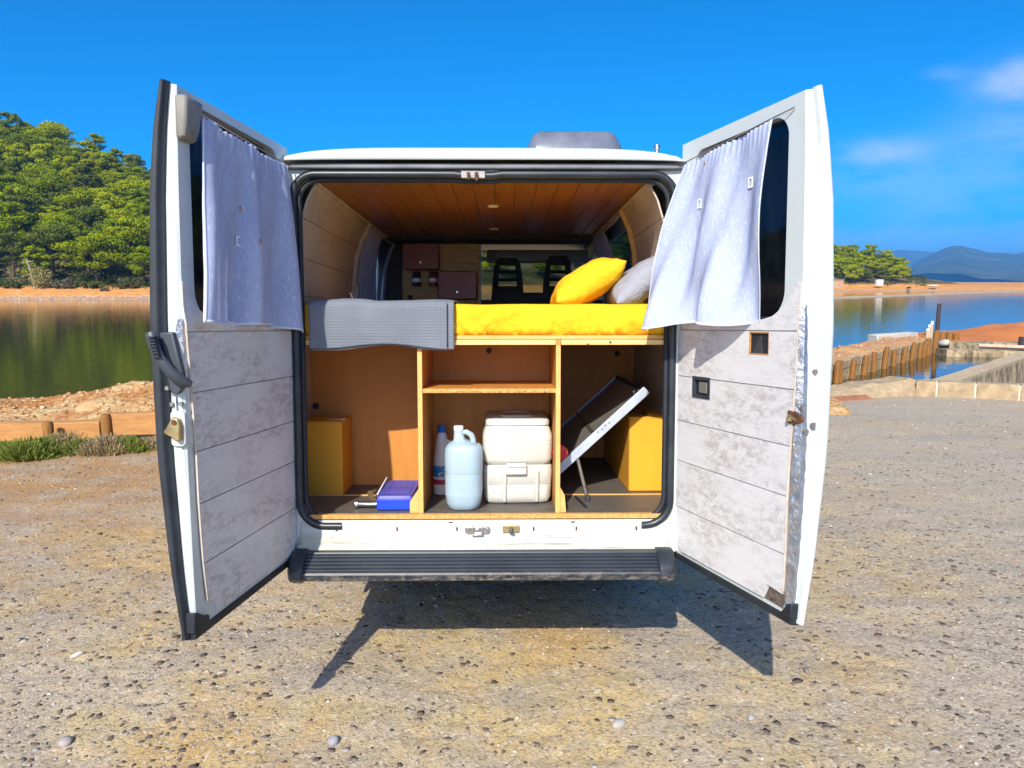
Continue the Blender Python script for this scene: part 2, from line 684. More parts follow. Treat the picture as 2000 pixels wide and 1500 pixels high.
M['kitchen_board'] = wood("aged_kitchen_board", (0.56, 0.37, 0.15), (0.36, 0.22, 0.08), (2, 9, 14), 0.6)
M['toilet'] = pmat("cream_plastic", (0.57, 0.575, 0.51), (0.51, 0.51, 0.45), 3, rough=0.42, Subsurface_Weight=0.08)
M['jug'] = pmat("milky_plastic", (0.48, 0.63, 0.71), (0.42, 0.58, 0.68), 4, rough=0.28, Transmission_Weight=0.3, Subsurface_Weight=0.1, IOR=1.35)
M['bottle'] = pmat("white_bottle", (0.75, 0.75, 0.74), rough=0.35, Subsurface_Weight=0.1)
M['blue_cap'] = pmat("blue_cap", (0.01, 0.14, 0.56), rough=0.35)
M['label_blue'] = pmat("blue_print", (0.02, 0.22, 0.62), rough=0.4)
M['label_white'] = pmat("white_print", (0.68, 0.78, 0.86), rough=0.4)
M['label_red'] = pmat("crimson_print", (0.50, 0.02, 0.09), rough=0.4)
M['blue_tool'] = pmat("blue_plastic", (0.008, 0.055, 0.68), (0.02, 0.10, 0.72), 18, 0.5, 0.8, rough=0.38, bump=0.05, bscale=60)
M['blue_lid'] = pmat("faded_blue_plastic", (0.055, 0.06, 0.36), (0.09, 0.095, 0.42), 18, rough=0.5, bump=0.06, bscale=60)
M['alu'] = pmat("pale_aluminium", (0.50, 0.56, 0.64), (0.42, 0.47, 0.55), 20, rough=0.4, metal=0.25)
M['panel_glass'] = pmat("dark_panel", (0.20, 0.19, 0.165), (0.15, 0.145, 0.13), 12, rough=0.3)
M['red'] = pmat("red_plastic", (0.55, 0.012, 0.012), rough=0.4)
M['vent'] = pmat("smoked_vent_dome", (0.10, 0.115, 0.15), (0.17, 0.18, 0.22), 5, rough=0.22)
M['tyre'] = pmat("tyre", (0.012, 0.012, 0.012), rough=0.9)
M['underbody'] = pmat("underbody", (0.02, 0.02, 0.02), (0.05, 0.04, 0.03), 6, rough=0.9)
M['sand_concrete'] = pmat("sandy_concrete", (0.45, 0.34, 0.19), (0.29, 0.21, 0.125), 7, rough=0.9, bump=0.6, bscale=30, bdist=.02)
M['concrete'] = pmat("pale_concrete", (0.55, 0.53, 0.47), (0.42, 0.40, 0.34), 5, rough=0.9, bump=0.5, bscale=25, bdist=.02)
M['mortar'] = pmat("pale_mortar", (0.62, 0.56, 0.44), (0.5, 0.44, 0.33), 20, rough=0.95)
M['timber'] = wood("weathered_timber", (0.50, 0.26, 0.08), (0.34, 0.15, 0.045), (1.3, 12, 12), 0.85, 0.3)
M['post'] = wood("wet_post_wood", (0.34, 0.15, 0.025), (0.16, 0.07, 0.016), (9, 9, 1.5), 0.8, scale=5)
M['pale_post'] = pmat("pale_post_wood", (0.55, 0.42, 0.28), (0.4, 0.3, 0.2), 12, rough=0.9)
M['dark_pole'] = pmat("dark_pole_wood", (0.035, 0.03, 0.032), (0.06, 0.045, 0.04), 10, rough=0.8)
M['rubble'] = pmat("orange_rubble", (0.50, 0.22, 0.06), (0.42, 0.30, 0.17), 9, rough=0.95, bump=0.9, bscale=22, bdist=.05)
M['soil'] = pmat("orange_soil", (0.50, 0.17, 0.04), (0.40, 0.13, 0.03), 1.2, rough=0.95, bump=0.7, bscale=6, bdist=.06)
M['house'] = pmat("white_house", (0.8, 0.8, 0.78), rough=0.8)
M['house_roof'] = pmat("terracotta", (0.42, 0.2, 0.1), rough=0.9)
M['dark_window'] = pmat("dark_window", (0.03, 0.035, 0.045), rough=0.2)
M['stone_hut'] = pmat("stone_hut_wall", (0.45, 0.3, 0.18), (0.34, 0.22, 0.13), 2, rough=0.9)
M['bark'] = pmat("bark", (0.10, 0.065, 0.04), (0.05, 0.03, 0.02), 6, rough=0.95, stretch=(1, 1, .2))
M['dead_bark'] = pmat("dead_bark", (0.55, 0.48, 0.40), (0.4, 0.34, 0.28), 6, rough=0.95)
M['needles'] = foliage("pine_needles", (0.34, 0.375, 0.003), (0.17, 0.225, 0.003), (0.12, 0.145, 0.016), 0.5)
M['needles_dark'] = foliage("dark_needles", (0.10, 0.12, 0.020), (0.045, 0.07, 0.014), (0.07, 0.08, 0.02))
M['bush'] = foliage("bush_leaves", (0.10, 0.14, 0.02), (0.12, 0.13, 0.045), (0.16, 0.15, 0.09))
M['salt_green'] = foliage("saltbush_green", (0.16, 0.21, 0.045), (0.20, 0.235, 0.04), (0.15, 0.20, 0.05), 6)
M['salt_grey'] = foliage("saltbush_grey", (0.38, 0.29, 0.14), (0.30, 0.28, 0.09), (0.38, 0.29, 0.15), 6)

# ------------------------------------------------------------------ THE SETTING: ground, water, banks, hill, mountains
WATER_Z = -0.75


def field(name, xs, ys, zfn, mat, smooth=True, kind='structure'):
    X, Y = np.meshgrid(xs, ys)
    Z = zfn(X, Y)
    nx, ny = len(xs), len(ys)
    co = np.stack([X.ravel(), Y.ravel(), Z.ravel()], 1)
    i = np.arange(nx * ny).reshape(ny, nx)
    f = np.stack([i[:-1, :-1].ravel(), i[:-1, 1:].ravel(), i[1:, 1:].ravel(), i[1:, :-1].ravel()], 1)
    me = bpy.data.meshes.new(name)
    me.vertices.add(len(co))
    me.vertices.foreach_set("co", co.ravel())
    me.loops.add(f.size)
    me.loops.foreach_set("vertex_index", f.ravel().astype(np.int32))
    me.polygons.add(len(f))
    me.polygons.foreach_set("loop_start", np.arange(0, f.size, 4, dtype=np.int32))
    me.polygons.foreach_set("loop_total", np.full(len(f), 4, dtype=np.int32))
    me.polygons.foreach_set("use_smooth", np.full(len(f), smooth))
    me.materials.append(mat)
    me.update()
    me.validate()
    return link(name, me, kind=kind)


def shore_edge(x):
    """y at which the parking ground ends"""
    return np.interp(x, [-60, -3.5, 0, 4.0, 5.3, 7.24, 8.67, 12, 60], [9.3, 9.3, 10.5, 12.1, 12.6, 13.3, 12.6, 10.9, 10.9])


def ground_h(X, Y):
    base = -0.03 * np.maximum(0, Y - 3.0)
    base = np.maximum(base, -0.42)
    n = 0.012 * fbm(X * 0.9, Y * 0.9, 3, 3) + 0.008 * fbm(X * 5, Y * 5, 3, 11) + 0.005 * fbm(X * 19, Y * 19, 3, 21)
    pit = vnoise(X * 14, Y * 14, 31)
    n = n - 0.010 * sstep(0.78, 0.95, pit)
    e = Y - shore_edge(X)
    drop = sstep(0.0, 1.2, e) * 2.2
    return base + n - drop


def ground_material():
    t = NT("sandy_gravel")
    far = t.n.new("ShaderNodeSeparateXYZ")
    t.l.new(t.obj, far.inputs[0])
    big = t.noise(0.5, 5, 0.62)
    mid = t.noise(2.4, 7, 0.68)
    grit = t.noise(38, 6, 0.75)
    fine = t.noise(120, 4, 0.7)
    # pale dust, grey grit, ochre earth
    c = t.mix(t.rng(t.math('ADD', big, t.math('MULTIPLY', t.math('SUBTRACT', mid, 0.5), 0.9)), 0.40, 0.60),
              (0.50, 0.405, 0.275), (0.57, 0.42, 0.185))
    c = t.mix(t.math('MULTIPLY', t.rng(t.noise(0.9, 7, 0.72, t.mp((1, 1.8, 1))), 0.47, 0.62), 0.85), c, (0.375, 0.325, 0.25))
    bands = t.rng(t.noise(1.0, 6, 0.7, t.mp((0.35, 2.2, 1))), 0.48, 0.62)
    c = t.mix(t.math('MULTIPLY', bands, t.rng(far.outputs[1], 3.2, 6.5, 0.0, 0.75)), c, (0.31, 0.26, 0.215))
    verge = t.math('MULTIPLY', t.rng(far.outputs[1], 2.9, 6.4), t.rng(far.outputs[0], 0.8, -2.2))
    verge = t.math('MULTIPLY', verge, t.rng(mid, 0.30, 0.56))
    c = t.mix(t.math('MULTIPLY', verge, 0.85), c, (0.42, 0.205, 0.055))
    ochre = t.rng(t.noise(0.8, 6, 0.65, t.mp((1.2, 1, 1), (0, 0, 1.0))), 0.53, 0.66)
    c = t.mix(t.math('MULTIPLY', ochre, 0.6), c, (0.52, 0.31, 0.095))
    c = t.mix(t.math('MULTIPLY', t.rng(far.outputs[0], 0.6, 3.6), t.rng(mid, 0.25, 0.75, 0.35, 0.75)), c, (0.40, 0.355, 0.285))
    # stone chips and specks
    vc = t.n.new("ShaderNodeTexVoronoi")
    vc.inputs['Scale'].default_value = 85
    t.l.new(t.obj, vc.inputs['Vector'])
    sep = t.n.new("ShaderNodeSeparateColor")
    t.l.new(vc.outputs['Color'], sep.inputs[0])
    c = t.mix(t.rng(sep.outputs[0], 0.78, 0.83, 0.0, 0.5), c, (0.21, 0.165, 0.13))
    c = t.mix(t.rng(sep.outputs[1], 0.86, 0.91, 0.0, 0.5), c, (0.66, 0.59, 0.48))
    c = t.mix(t.rng(grit, 0.50, 0.66, 0.0, 0.62), c, (0.245, 0.19, 0.14))
    c = t.mix(t.rng(fine, 0.55, 0.72, 0.0, 0.45), c, (0.17, 0.13, 0.10))
    c = t.mix(t.rng(fine, 0.42, 0.30, 0.0, 0.35), c, (0.72, 0.64, 0.50))
    # ragged dark flecks bedded in the dust
    fl = t.rng(t.noise(24, 3, 0.55, t.mp((0.8, 1.15, 1)), 0.6), 0.63, 0.68)
    fl = t.math('MULTIPLY', fl, t.rng(t.noise(1.7, 4, 0.6), 0.40, 0.56))
    c = t.mix(t.math('MULTIPLY', fl, 0.85), c, (0.085, 0.062, 0.048))
    t.set(Base_Color=c, Roughness=0.95, Specular_IOR_Level=0.15)
    h = t.math('SUBTRACT', t.math('MULTIPLY', grit, 0.9), t.math('MULTIPLY', fl, 0.45))
    h = t.math('ADD', h, t.math('MULTIPLY', fine, 0.55))
    h = t.math('SUBTRACT', h, t.math('MULTIPLY', vc.outputs['Distance'], 0.25))
    t.bump(h, 0.7, 0.012)
    return t.mat


def axis(parts):
    out = [np.arange(a, b, s) for a, b, s in parts]
    return np.concatenate(out + [np.array([parts[-1][1]])])


M['ground'] = ground_material()
gx = axis([(-3000, -200, 700), (-200, -30, 34), (-30, -8, 1.1), (-8, -4, .08), (-4, 4, 0.025), (4, 8, .08), (8, 14, 0.3), (14, 60, 9), (60, 300, 80), (300, 3000, 675)])
gy = axis([(-3000, -300, 900), (-300, -20, 56), (-20, 0, 1.4), (0, 1.6, 0.12), (1.6, 5.2, 0.025), (5.2, 9, .06), (9, 14.8, 0.12), (14.8, 80, 16), (80, 400, 80), (400, 9000, 2150)])
field("ground", gx, gy, ground_h, M['ground'])

t = NT("lagoon_water")
d1 = t.noise(1.0, 3, 0.5, t.mp((0.55, 1.6, 1)))
d2 = t.noise(1.0, 2, 0.5, t.mp((3.0, 9.0, 1)))
t.set(Base_Color=(0.030, 0.030, 0.010), Roughness=0.035, IOR=1.33, Specular_IOR_Level=0.5)
t.bump(t.math('ADD', d1, t.math('MULTIPLY', d2, 0.25)), 0.20, 0.05)
M['water'] = t.mat
mb = MB()
wx, wy = [-9000, -300, -60, 60, 400, 9000], [9, 40, 150, 420, 1200, 9000]
mb.grid(lambda a, b: (np.interp(a, np.linspace(0, 1, 6), wx), np.interp(b, np.linspace(0, 1, 6), wy), WATER_Z), 5, 5)
link("water", mb.mesh("water", M['water'], 0, False), kind='structure')


# near bank: rubble heaps between the timber rail and the water (left)
def bank_h(X, Y):
    crest = np.interp(X, [-40, -9, -7.1, -6.2, -5.3, -4, -1, 3, 5], [0.0, 0.02, 0.03, 0.13, 0.33, 0.38, 0.2, 0.1, 0.0])
    yc = 10.35 + 0.25 * fbm(X * 0.8, X * 0 + 3, 2, 5) + np.interp(X, [-4, 3], [0, 1.6])
    base = np.interp(Y - yc, [-1.7, -1.2, -0.5, 0, 0.5, 1.0, 1.8, 2.6], [-0.26, -0.16, 0.55, 1.0, 0.75, 0.0, -0.7, -1.2])
    up = np.where(base > 0, base * (crest + 0.14) - 0.14, -0.14 + base * 0.9)
    up = np.where(base < -0.2, np.minimum(up, -0.14 + base), up)
    rough = 0.05 * fbm(X * 3, Y * 3, 4, 17) + 0.03 * fbm(X * 11, Y * 11, 3, 19)
    return up + rough * sstep(-1.55, -0.9, Y - yc)


t = NT("bank_rubble")
n1 = t.noise(1.6, 5, 0.65)
v1 = t.voro(13)
c = t.mix(t.rng(n1, 0.40, 0.58), (0.46, 0.21, 0.07), (0.64, 0.45, 0.22))
c = t.mix(t.rng(t.noise(9, 6, 0.7), 0.48, 0.68, 0, 0.75), c, (0.36, 0.15, 0.05))
c = t.mix(t.rng(v1, 0.06, 0.2, 0.5, 0.0), c, (0.62, 0.48, 0.32))
t.set(Base_Color=c, Roughness=0.95, Specular_IOR_Level=0.2)
t.bump(t.math('SUBTRACT', t.noise(16, 6, 0.75), t.math('MULTIPLY', v1, 0.8)), 0.9, 0.06)
M['bank'] = t.mat
field("near_bank", axis([(-40, -10, 0.5), (-10, -3, 0.05), (-3, 5, 0.2)]), axis([(8.65, 13.2, 0.05)]), bank_h, M['bank'])

# far shore and wooded hill
SHORE = ([-900, -40, 80, 140, 900, 3000], [104, 104, 203, 203, 203, 203])
CREST = ([-900, -400, -250, -140, -98, -88, -40, 20, 92, 114, 128, 138, 146, 900], [64, 76, 64, 43.5, 28.5, 24.5, 19, 16, 15.5, 9.5, 3.6, 0.5, 0, 0])


def shore(x):
    return np.interp(x, *SHORE)


def hill_h(X, Y):
    S = shore(X)
    e = Y - S
    bank = np.interp(e, [-6, -1, 0, 0.6, 3.5, 7, 60, 9000], [-2.2, -1.2, -0.75, -0.35, 0.35, 0.95, 1.1, 1.1])
    D = np.interp(X, [-40, 80], [100, 60])
    tt = np.clip((e - 7) / D, 0, 1.0)
    c = np.interp(X, *CREST)
    prof = tt * (1.25 - 0.25 * tt)
    back = np.clip((e - 7 - D) / 160, 0, 1)
    h = c * prof * (1 - back * back)
    bank = np.where(bank > -0.75, -0.75 + (bank + 0.75) * np.interp(X, [-40, 80], [0.92, 0.66]), bank)
    und = 1.6 * fbm(X * 0.03, Y * 0.03, 3, 41) * np.clip(tt * 3, 0, 1) * (c > 2)
    rough = (0.10 * fbm(X * 0.7, Y * 0.7, 3, 43)) * (e > 0.5)
    return bank + h + und + rough


t = NT("far_shore_earth")
geo = t.n.new("ShaderNodeSeparateXYZ")
t.l.new(t.obj, geo.inputs[0])
n1 = t.noise(0.12, 6, 0.7)
n2 = t.noise(0.8, 6, 0.7, t.mp((1, 1, 5)))
earth = t.mix(t.rng(n2, 0.4, 0.62), (0.56, 0.215, 0.05), (0.60, 0.34, 0.12))
veg = t.mix(t.rng(n1, 0.42, 0.6), (0.060, 0.065, 0.020), (0.20, 0.15, 0.075))
wet = t.mix(t.rng(n2, 0.35, 0.6), (0.45, 0.30, 0.18), (0.36, 0.20, 0.10))
c = t.mix(t.rng(t.math('ADD', geo.outputs[2], t.math('MULTIPLY', n2, 0.8)), 1.25, 1.6), earth, veg)
c = t.mix(t.rng(geo.outputs[2], -0.5, -0.3), wet, c)
t.set(Base_Color=c, Roughness=0.95, Specular_IOR_Level=0.1)
t.bump(n2, 0.6, 0.3)
M['far_shore'] = t.mat
hx = axis([(-900, -220, 34), (-220, -120, 4), (-120, -20, 1.6), (-20, 80, 4), (80, 150, 1.6), (150, 300, 8), (300, 3000, 150)])
hy = axis([(96, 116, 0.9), (116, 196, 2.6), (196, 222, 0.9), (222, 330, 4), (330, 520, 20), (520, 3400, 180)])
field("hill", hx, hy, hill_h, M['far_shore'])

# low dyke running across the lagoon (right)
mb = MB()
P0, P1 = Vector((38, 102, 0)), Vector((150, 213, 0))
rings = []
for i in range(90):
    q = P0.lerp(P1, i / 89)
    side = Vector((0.70, -0.71, 0))
    j = fb(i * 0.4, 2.0, octaves=3, seed=5)
    hgt = 0.24 + 0.10 * j
    rings.append([q + side * 1.0 + Vector((0, 0, -1.0)), q + side * (0.45 + .1 * j) + Vector((0, 0, -0.75 + hgt)),
                  q - side * (0.45 - .1 * j) + Vector((0, 0, -0.75 + hgt * 0.9)), q - side * 1.0 + Vector((0, 0, -1.0))])
mb.loft(rings)
link("dyke", mb.mesh("dyke", M['sand_concrete'], 50), kind='structure')

# blue mountains
t = NT("mountain_scrub")
c = t.mix(t.rng(t.noise(0.006, 6, 0.7), 0.4, 0.62), (0.045, 0.065, 0.03), (0.11, 0.115, 0.06))
t.set(Base_Color=c, Roughness=1.0, Specular_IOR_Level=0.0)
M['mountain'] = t.mat


def mountain(name, dist, prof, depth, seed):
    us, zs = [], []
    for (u, v) in prof:
        p = at_y(u, v, dist)
        us.append(p.x)
        zs.append(p.z)

    def h(X, Y):
        Xs = X * dist / np.maximum(Y, 1)
        top = np.interp(Xs, us, zs)
        e = (dist - Y) / depth
        s = np.where(e > 0, np.clip(1 - e, 0, 1) ** 1.25, np.clip(1 + e * 0.6, 0, 1))
        rid = 1 + 0.22 * fbm(Xs / 180, Y / 280, 4, seed) * np.clip(np.abs(e) * 3, 0, 1)
        return top * s * rid + 6.0 * fbm(Xs / 50, Y / 50, 3, seed + 3) * (np.abs(e) < 0.9) * (top > 8) - 1.5
    field(name, np.linspace(min(us), max(us), 220), np.linspace(dist - depth, dist + depth * 0.6, 60), h, M['mountain'])


mountain("mountain", 3400, [(1500, 552), (1700, 552), (1765, 540), (1775, 520), (1800, 505), (1818, 497), (1835, 489), (1852, 482), (1867, 478), (1880, 480),
                            (1893, 484), (1933, 492), (1984, 495), (2010, 490), (2060, 482), (2150, 500), (2300, 490), (2600, 510), (3200, 530), (4200, 552)], 1800, 3)
mountain("mountain_range", 5200, [(-4000, 540), (-2000, 510), (-500, 500), (500, 505), (1300, 500), (1600, 502), (1693, 496), (1720, 491), (1749, 487), (1787, 489), (1827, 491), (1900, 500),
                                  (2100, 500), (2600, 490), (3500, 520), (5000, 550)], 1100, 9)

# ------------------------------------------------------------------ THE VAN
van = empty("camper_van", VAN_M, "white camper van with both rear doors wide open, parked on the gravel", "van")


def side_x(z):
    """half width of the body skin by height"""
    return float(np.interp(z, [-0.4, -0.1, 0.5, 1.0, 1.3, 1.46], [0.855, 0.885, 0.90, 0.885, 0.855, 0.815]))


def liner_x(z):
    return float(np.interp(z, [0, 0.9, 1.2, 1.33, 1.40], [0.795, 0.79, 0.765, 0.725, 0.685]))


def patch(mb, sgn, y0, y1, z0, z1, xf, th, ny=2, nz=6):
    def ring(off):
        return lambda a, b: (sgn * (xf(z0 + (z1 - z0) * b) + off), y0 + (y1 - y0) * a, z0 + (z1 - z0) * b)
    rings = []
    for j in range(nz + 1):
        z = z0 + (z1 - z0) * j / nz
        x = xf(z)
        rings.append([(sgn * x, y0, z), (sgn * x, y1, z), (sgn * (x - th), y1, z), (sgn * (x - th), y0, z)])
    mb.loft(rings)


# body sides (outer skin) with window holes, one part per side
for sgn in (-1, 1):
    mb = MB()
    patch(mb, sgn, -0.005, 0.45, -0.17, 0.78, side_x, 0.02)
    patch(mb, sgn, 0.45, 4.0, -0.30, 0.78, side_x, 0.02)
    patch(mb, sgn, -0.005, 3.35, 1.375, 1.462, side_x, 0.02)
    patch(mb, sgn, -0.005, 1.12, 0.78, 1.375, side_x, 0.02)
    patch(mb, sgn, 2.50, 2.62, 0.78, 1.375, side_x, 0.02)
    patch(mb, sgn, 3.35, 3.45, 0.78, 1.375, side_x, 0.02)
    part("body_side", mb, M['paint'], van)
    for (ya, yb) in ((1.12, 2.50), (2.62, 3.35)):
        mb = MB()
        patch(mb, sgn, ya, yb, 0.78, 1.375, lambda z: side_x(z) - 0.012, 0.004)
        part("side_window", mb, M['glass_side'], van)
# nose: bonnet, front, windscreen
mb = MB()
nose = [(3.95, 0.80), (4.55, 0.45), (4.70, 0.15), (4.70, -0.38), (3.9, -0.38)]
mb.prism(nose, lambda a, b, d: (d, a, b), -0.86, 0.86)
part("bonnet", mb, M['paint'], van, bevel=0.03)
mb = MB()
mb.prism([(3.36, 1.44), (3.37, 1.45), (4.02, 0.81), (4.01, 0.80)], lambda a, b, d: (d, a, b), -0.78, 0.78)
part("windscreen", mb, M['glass_clear'], van)
for sgn in (-1, 1):
    mb = MB()
    mb.tube([(sgn * 0.81, 3.38, 1.45), (sgn * 0.845, 4.0, 0.80)], 0.035, 6)
    part("windscreen_pillar", mb, M['paint'], van)
# underbody
mb = MB()
mb.mm((-0.84, 0.07, -0.25), (0.84, 4.4, -0.14))
part("underbody", mb, M['underbody'], van)
# wheels on the ground
for (wy, wx) in ((1.42, 0.76), (3.95, 0.78)):
    for sgn in (-1, 1):
        r = 0.325
        c = VAN_M @ Vector((sgn * wx, wy, -0.5))
        zc = ground_z(c.x, c.y) + r
        lc = VAN_I @ Vector((c.x, c.y, zc))
        mb = MB()
        mb.lathe([(0.20, -0.085), (0.29, -0.095), (0.322, -0.07), (0.325, 0), (0.322, 0.07), (0.29, 0.095), (0.20, 0.085)], 32, lc, 'X')
        wheel = part("wheel", mb, M['tyre'], van)
        mb = MB()
        mb.lathe([(0.03, -0.05), (0.18, -0.05), (0.205, -0.09), (0.205, 0.09), (0.18, 0.05), (0.03, 0.05)], 24, lc, 'X')
        part("rim", mb, M['steel_dark'], wheel)

# roof shell
mb = MB()


def arch(y, zedge, zc, hw, n=28, lip=0.0):
    pts = []
    for i in range(n + 1):
        a = -1 + 2 * i / n
        s = 1 if a >= 0 else -1
        x = hw * s * (abs(a) ** 0.72)
        q = abs(x) / hw
        z = zedge + (zc - zedge) * (1 - q ** 5.0) ** 0.55
        pts.append((x, y, z))
    return pts


outer = [arch(-0.050, 1.460, 1.468, 0.826), arch(-0.048, 1.461, 1.490, 0.829), arch(-0.036, 1.462, 1.508, 0.830), arch(-0.005, 1.463, 1.522, 0.831), arch(0.12, 1.464, 1.532, 0.833),
         arch(0.6, 1.464, 1.538, 0.836), arch(2.6, 1.464, 1.538, 0.835), arch(3.2, 1.46, 1.515, 0.82), arch(3.42, 1.44, 1.46, 0.80)]
mb.loft(outer, caps=False, closed=False)
part("roof", mb, M['paint'], van, smooth=60, solid=0.006, fix=True)
# drip rail below the roof cap and panel above the opening
mb = MB()
mb.mm((-0.822, -0.030, 1.436), (0.822, 0.01, 1.4585))
part("drip_rail", mb, M['trim_grey'], van, bevel=0.006)

# rear frame: white ring around the opening
mb = MB()
NP = 12
inner = rrect(0.785, 0.735, 0.115, NP, 0.0075, 0.685)
outer_r = rrect(0.832, 0.80, 0.03, NP, 0.0, 0.635)
n = len(inner)
rings = []
rings.append([(x, 0.055, z) for x, z in inner])
rings.append([(x, 0.0, z) for x, z in inner])
rings.append([(x, -0.004, z) for x, z in outer_r])
rings.append([(x, 0.055, z) for x, z in outer_r])
mb.loft(rings, loop=True)
part("rear_frame", mb, M['paint'], van, smooth=40)

# rubber seal round the opening
pts = []
xl, xr, zb, zt, rc = -0.775, 0.790, -0.045, 1.418, 0.105


def arc(cx, cz, a0, a1, r, k=7):
    return [(cx + r * math.cos(rad(a0 + (a1 - a0) * i / k)), -0.008, cz + r * math.sin(rad(a0 + (a1 - a0) * i / k))) for i in range(k + 1)]


pts += [(-0.60, -0.008, zb)]
pts += arc(xl + rc, zb + rc, 270, 180, rc)
pts += [(xl, -0.008, z) for z in (0.3, 0.6, 0.9, 1.2)]
pts += arc(xl + 0.09, zt - 0.09, 180, 90, 0.09)
pts += [(x, -0.008, zt) for x in (-0.4, -0.12)]
pts += [(-0.07, -0.008, zt - 0.006), (0.04, -0.008, zt - 0.006)]
pts += [(x, -0.008, zt) for x in (0.08, 0.4)]
pts += arc(xr - 0.09, zt - 0.09, 90, 0, 0.09)
pts += [(xr, -0.008, z) for z in (1.2, 0.9, 0.6, 0.3)]
pts += arc(xr - rc, zb + rc, 0, -90, rc)
pts += [(0.67, -0.008, zb)]
mb = MB()
mb.tube(pts, 0.0165, 10)
seal = part("door_seal", mb, M['rubber_seal'], van, smooth=60)
mb = MB()
mb.tube([(p[0] * 0.974, 0.012, 0.68 + (p[2] - 0.68) * 0.974) for p in pts[2:-2]], 0.012, 8)
part("seal_lip", mb, M['rubber'], seal, smooth=60)

# sill below the opening
mb = MB()
prof = [(0.06, -0.022), (-0.004, -0.022), (-0.010, -0.03), (-0.012, -0.085), (-0.020, -0.098), (-0.024, -0.118), (-0.034, -0.124), (-0.038, -0.140),
        (-0.060, -0.150), (-0.070, -0.172), (-0.02, -0.225), (0.06, -0.225)]
xs = [-0.80, -0.785, -0.76, 0.76, 0.785, 0.80]
ins = [0.035, 0.012, 0, 0, 0.012, 0.035]
rings = [[(x, a + i * (1 if a < 0.05 else 0), b) for a, b in prof] for x, i in zip(xs, ins)]
mb.loft(rings)
sill = part("sill", mb, M['sill_paint'], van, smooth=45)
mb = MB()
for u in (660, 777, 893, 1042, 1125, 1242):
    q = VAN_I @ at_y(u, 1036, 3.05)
    mb.box((q.x, -0.0125, -0.058), (0.007, 0.005, 0.016))
for u in (690, 1250):
    q = VAN_I @ at_y(u, 1078, 3.0)
    mb.box((q.x, -0.058, -0.152), (0.02, 0.012, 0.008))
for u in (881, 1119):
    q = VAN_I @ at_y(u, 1014, 3.05)
    mb.box((q.x, -0.011, -0.030), (0.018, 0.005, 0.004))
part("drain_hole", mb, M['rust'], sill, kind='stuff')
# striker plates on the sill
mb = MB()
cx = (VAN_I @ at_y(933, 1037, 3.05)).x
mb.prism(rrect(0.055, 0.017, 0.016, 5, cx, -0.062), lambda a, b, d: (a, d, b), -0.0125, -0.020)
strk = part("latch_striker", mb, M['steel'], van, bevel=0.003)
mb = MB()
mb.mm((cx - 0.024, -0.034, -0.078), (cx - 0.015, -0.02, -0.045))
mb.mm((cx + 0.015, -0.034, -0.078), (cx + 0.024, -0.02, -0.045))
mb.mm((cx - 0.024, -0.034, -0.084), (cx + 0.024, -0.02, -0.076))
mb.mm((cx - 0.010, -0.027, -0.068), (cx + 0.010, -0.02, -0.054))
part("striker_loop", mb, M['steel'], strk, bevel=0.002)
for s in (-1, 1):
    mb = MB()
    mb.lathe([(0.0095, -0.029), (0.010, -0.02)], 6, (cx + s * 0.041, 0, -0.062), 'Y')
    part("bolt", mb, M['bolt'], strk)
cx = (VAN_I @ at_y(998, 1037, 3.05)).x
mb = MB()
mb.prism(rrect(0.036, 0.015, 0.005, 3, cx, -0.058), lambda a, b, d: (a, d, b), -0.0125, -0.021)
strk = part("latch_plate", mb, M['brass'], van, bevel=0.002)
mb = MB()
mb.box((cx, -0.028, -0.060), (0.018, 0.018, 0.024))
mb.lathe([(0.007, -0.06), (0.009, -0.02)], 10, (cx, 0, -0.055), 'Y')
part("latch_pin", mb, M['steel_dark'], strk, bevel=0.002)
# latch at the top of the opening
cx = (VAN_I @ at_y(923, 343, 3.05)).x
mb = MB()
mb.prism(rrect(0.050, 0.015, 0.006, 3, cx, 1.412), lambda a, b, d: (a, d, b), -0.034, -0.024)
tl = part("top_latch", mb, M['steel_dark'], van, bevel=0.002)
mb = MB()
mb.box((cx - 0.018, -0.042, 1.404), (0.012, 0.02, 0.03))
mb.box((cx + 0.014, -0.042, 1.402), (0.014, 0.02, 0.034))
part("latch_claw", mb, M['rust'], tl, bevel=0.003)

# bumper step with ribs
mb = MB()
pf = [(-0.045, -0.138), (-0.070, -0.140)]
yy, zz = -0.072, -0.145
for k in range(5):
    pf += [(yy - 0.001, zz), (yy - 0.0105, zz - 0.004), (yy - 0.0115, zz - 0.0105)]
    yy -= 0.013
    zz -= 0.0108
pf += [(-0.145, -0.203), (-0.150, -0.211), (-0.146, -0.234), (-0.130, -0.242), (-0.05, -0.240)]
mb.prism(pf, lambda a, b, d: (d, a, b), -0.735, 0.722)
t = NT("scuffed_bumper")
sc = t.n.new("ShaderNodeSeparateXYZ")
t.l.new(t.obj, sc.inputs[0])
nz = t.noise(30, 6, 0.75, t.mp((1, 1, 2)))
low = t.rng(sc.outputs[2], -0.195, -0.235)
c = t.mix(t.rng(t.noise(5, 5), .35, .65), (0.011, 0.017, 0.026), (0.024, 0.032, 0.043))
c = t.mix(t.math('MULTIPLY', t.rng(nz, 0.47, 0.63), low), c, (0.22, 0.19, 0.15))
c = t.mix(t.rng(t.noise(55, 4, 0.7, t.mp((.3, 1, 1))), 0.70, 0.75, 0, 0.6), c, (0.25, 0.22, 0.19))
t.set(Base_Color=c, Roughness=0.42)
M['bumper'] = t.mat
bumper = part("bumper", mb, M['bumper'], van, smooth=30)
